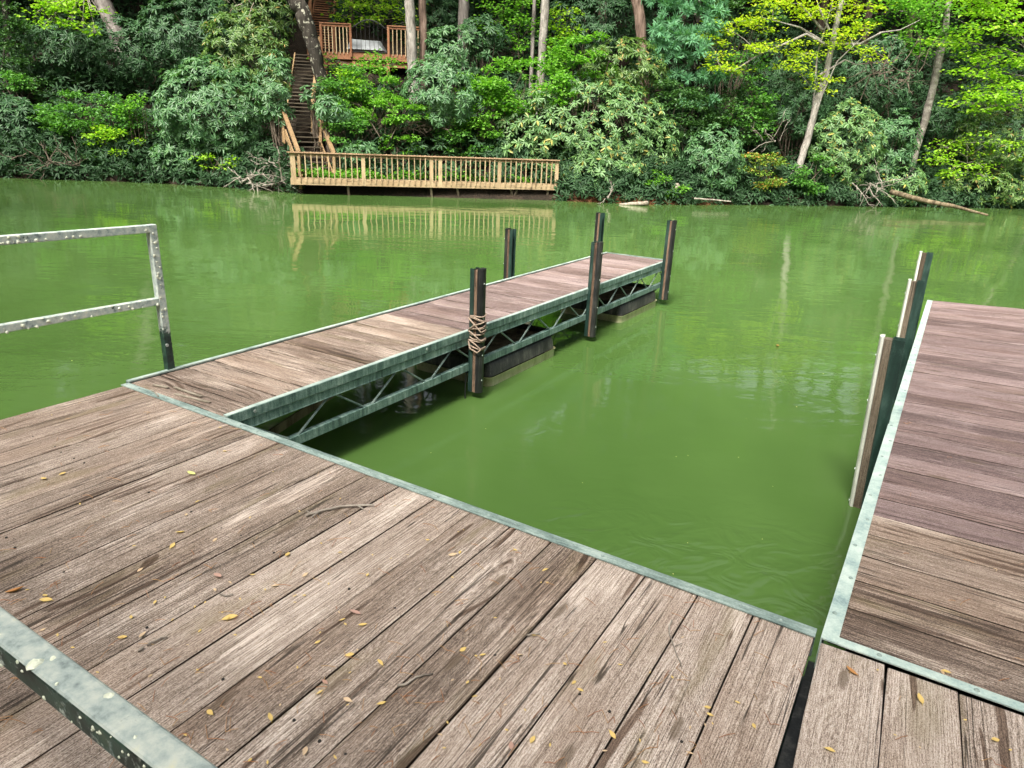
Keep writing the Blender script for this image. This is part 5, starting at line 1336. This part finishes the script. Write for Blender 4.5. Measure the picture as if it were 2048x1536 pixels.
# ------------------------------------------------------------------ dead wood
def branchy(name, label, cat, start, seed, n, spread, length, mat, flat_=0.4):
    rq = random.Random(seed); root = empty(name, start, 0, label=label, cat=cat); m = MB()
    for k in range(n):
        p = Vector((rq.uniform(-1, 1) * spread[0], rq.uniform(-1, 1) * spread[1], rq.uniform(0, 1) * spread[2]))
        d = Vector((rq.uniform(-1, 1), rq.uniform(-0.7, 0.4), rq.uniform(-flat_, flat_ * 1.3))).normalized(); pts = [p]; L0 = length * rq.uniform(0.4, 1.1)
        for j in range(5):
            d = (d + Vector((rq.uniform(-.35, .35), rq.uniform(-.35, .35), rq.uniform(-.3, .3)))).normalized(); p = p + d * L0 / 5; pts.append(p)
        r_ = rq.uniform(0.014, 0.032); m.tube(pts, [r_ * (1 - 0.16 * j) for j in range(6)], 5, False)
        for j in (2, 3, 4):
            d2 = (d + Vector((rq.uniform(-1, 1), rq.uniform(-1, 1), rq.uniform(-.6, .8)))).normalized(); m.tube([pts[j], pts[j] + d2 * L0 * 0.16, pts[j] + d2 * L0 * 0.28 + Vector((0, 0, rq.uniform(-.08, .08)))], [r_ * 0.5, r_ * 0.4, r_ * 0.2], 4, False)
    m.build('dead_branches', mat, root)
    return root


branchy('brush_pile', 'pile of bleached dead branches at the water left of the platform', 'brush pile', at(535, 372, 26.3), 31, 34, (0.95, 0.3, 0.35), 1.3, M['dead'])
branchy('dead_branch', 'bare twiggy branches sprouting above the brush pile', 'branch', at(548, 335, 26.8), 32, 14, (0.35, 0.2, 0.2), 1.1, M['dead'], 0.9)
branchy('dead_branch', 'tangle of brown dead twigs on the slope behind the platform', 'branch', at(800, 265, 28.8), 33, 46, (1.3, 0.3, 0.45), 1.2, M['stem'], 0.7)
branchy('dead_branch', 'grey dead branches dipping into the water by the fallen log', 'branch', at(1735, 380, 31.3), 34, 16, (0.9, 0.25, 0.35), 1.5, M['dead'], 0.8)
branchy('dead_branch', 'tangle of bare branches in the hollow beside the blotched leaning trunk', 'branch', at(1775, 170, 33.0), 35, 30, (1.2, 0.4, 1.2), 1.8, M['stem'], 0.9)
branchy('dead_branch', 'small bare branch standing in the water under the large mound', 'branch', at(1217, 398, 27.0), 36, 4, (0.15, 0.1, 0.05), 1.0, M['dead'], 0.9)
branchy('dead_branch', 'thin bare branches trailing in the water at the far left', 'branch', at(80, 330, 27.4), 37, 18, (1.6, 0.3, 0.25), 1.3, M['stem'], 0.6)
branchy('dead_branch', 'bare twigs rising from the orange-tinged shrub', 'branch', at(1545, 285, 30.6), 38, 7, (0.4, 0.2, 0.1), 1.3, M['dead'], 0.9)
branchy('dead_branch', 'white bare branch forks at the top edge above the left rhododendrons', 'branch', at(480, 8, 31.0), 39, 6, (0.7, 0.2, 0.1), 1.5, M['log_pale'], 0.4)


def log(label, pts, rads, mat):
    P_ = [at(*p) for p in pts]; root = empty('fallen_log', P_[0], 0, label=label, cat='log'); pp = []; rr = []; rq = random.Random(5)
    for i in range(len(P_) - 1):
        for k in range(5):
            f = k / 5; r_ = rads[i] * (1 - f) + rads[i + 1] * f; pp.append(P_[i].lerp(P_[i + 1], f) - P_[0] + Vector((0, 0, rq.uniform(-.1, .1) * r_))); rr.append(r_ * rq.uniform(0.92, 1.08))
    pp.append(P_[-1] - P_[0]); rr.append(rads[-1])
    m = MB(); m.tube(pp, rr, 10); m.build('trunk', mat, root, True)


log('long mossy fallen log sloping into the water at the right', [(1782, 384, 31.6), (1850, 402, 30.0), (1905, 412, 29.2), (1975, 430, 27.4)], [0.11, 0.10, 0.08, 0.04], M['log'])
log('pale bleached log floating at the foot of the large mound', [(1238, 409, 26.9), (1265, 408, 26.9), (1296, 406, 26.9)], [0.03, 0.075, 0.08], M['log_pale'])
log('short broken brown stump on the bank right of the large mound', [(1337, 384, 28.3), (1356, 372, 28.5)], [0.10, 0.13], M['log_pale'])
log('thin bare pole lying at the waterline right of the clay bank', [(1388, 397, 27.9), (1430, 400, 27.8), (1462, 403, 27.7)], [0.03, 0.03, 0.02], M['dead'])
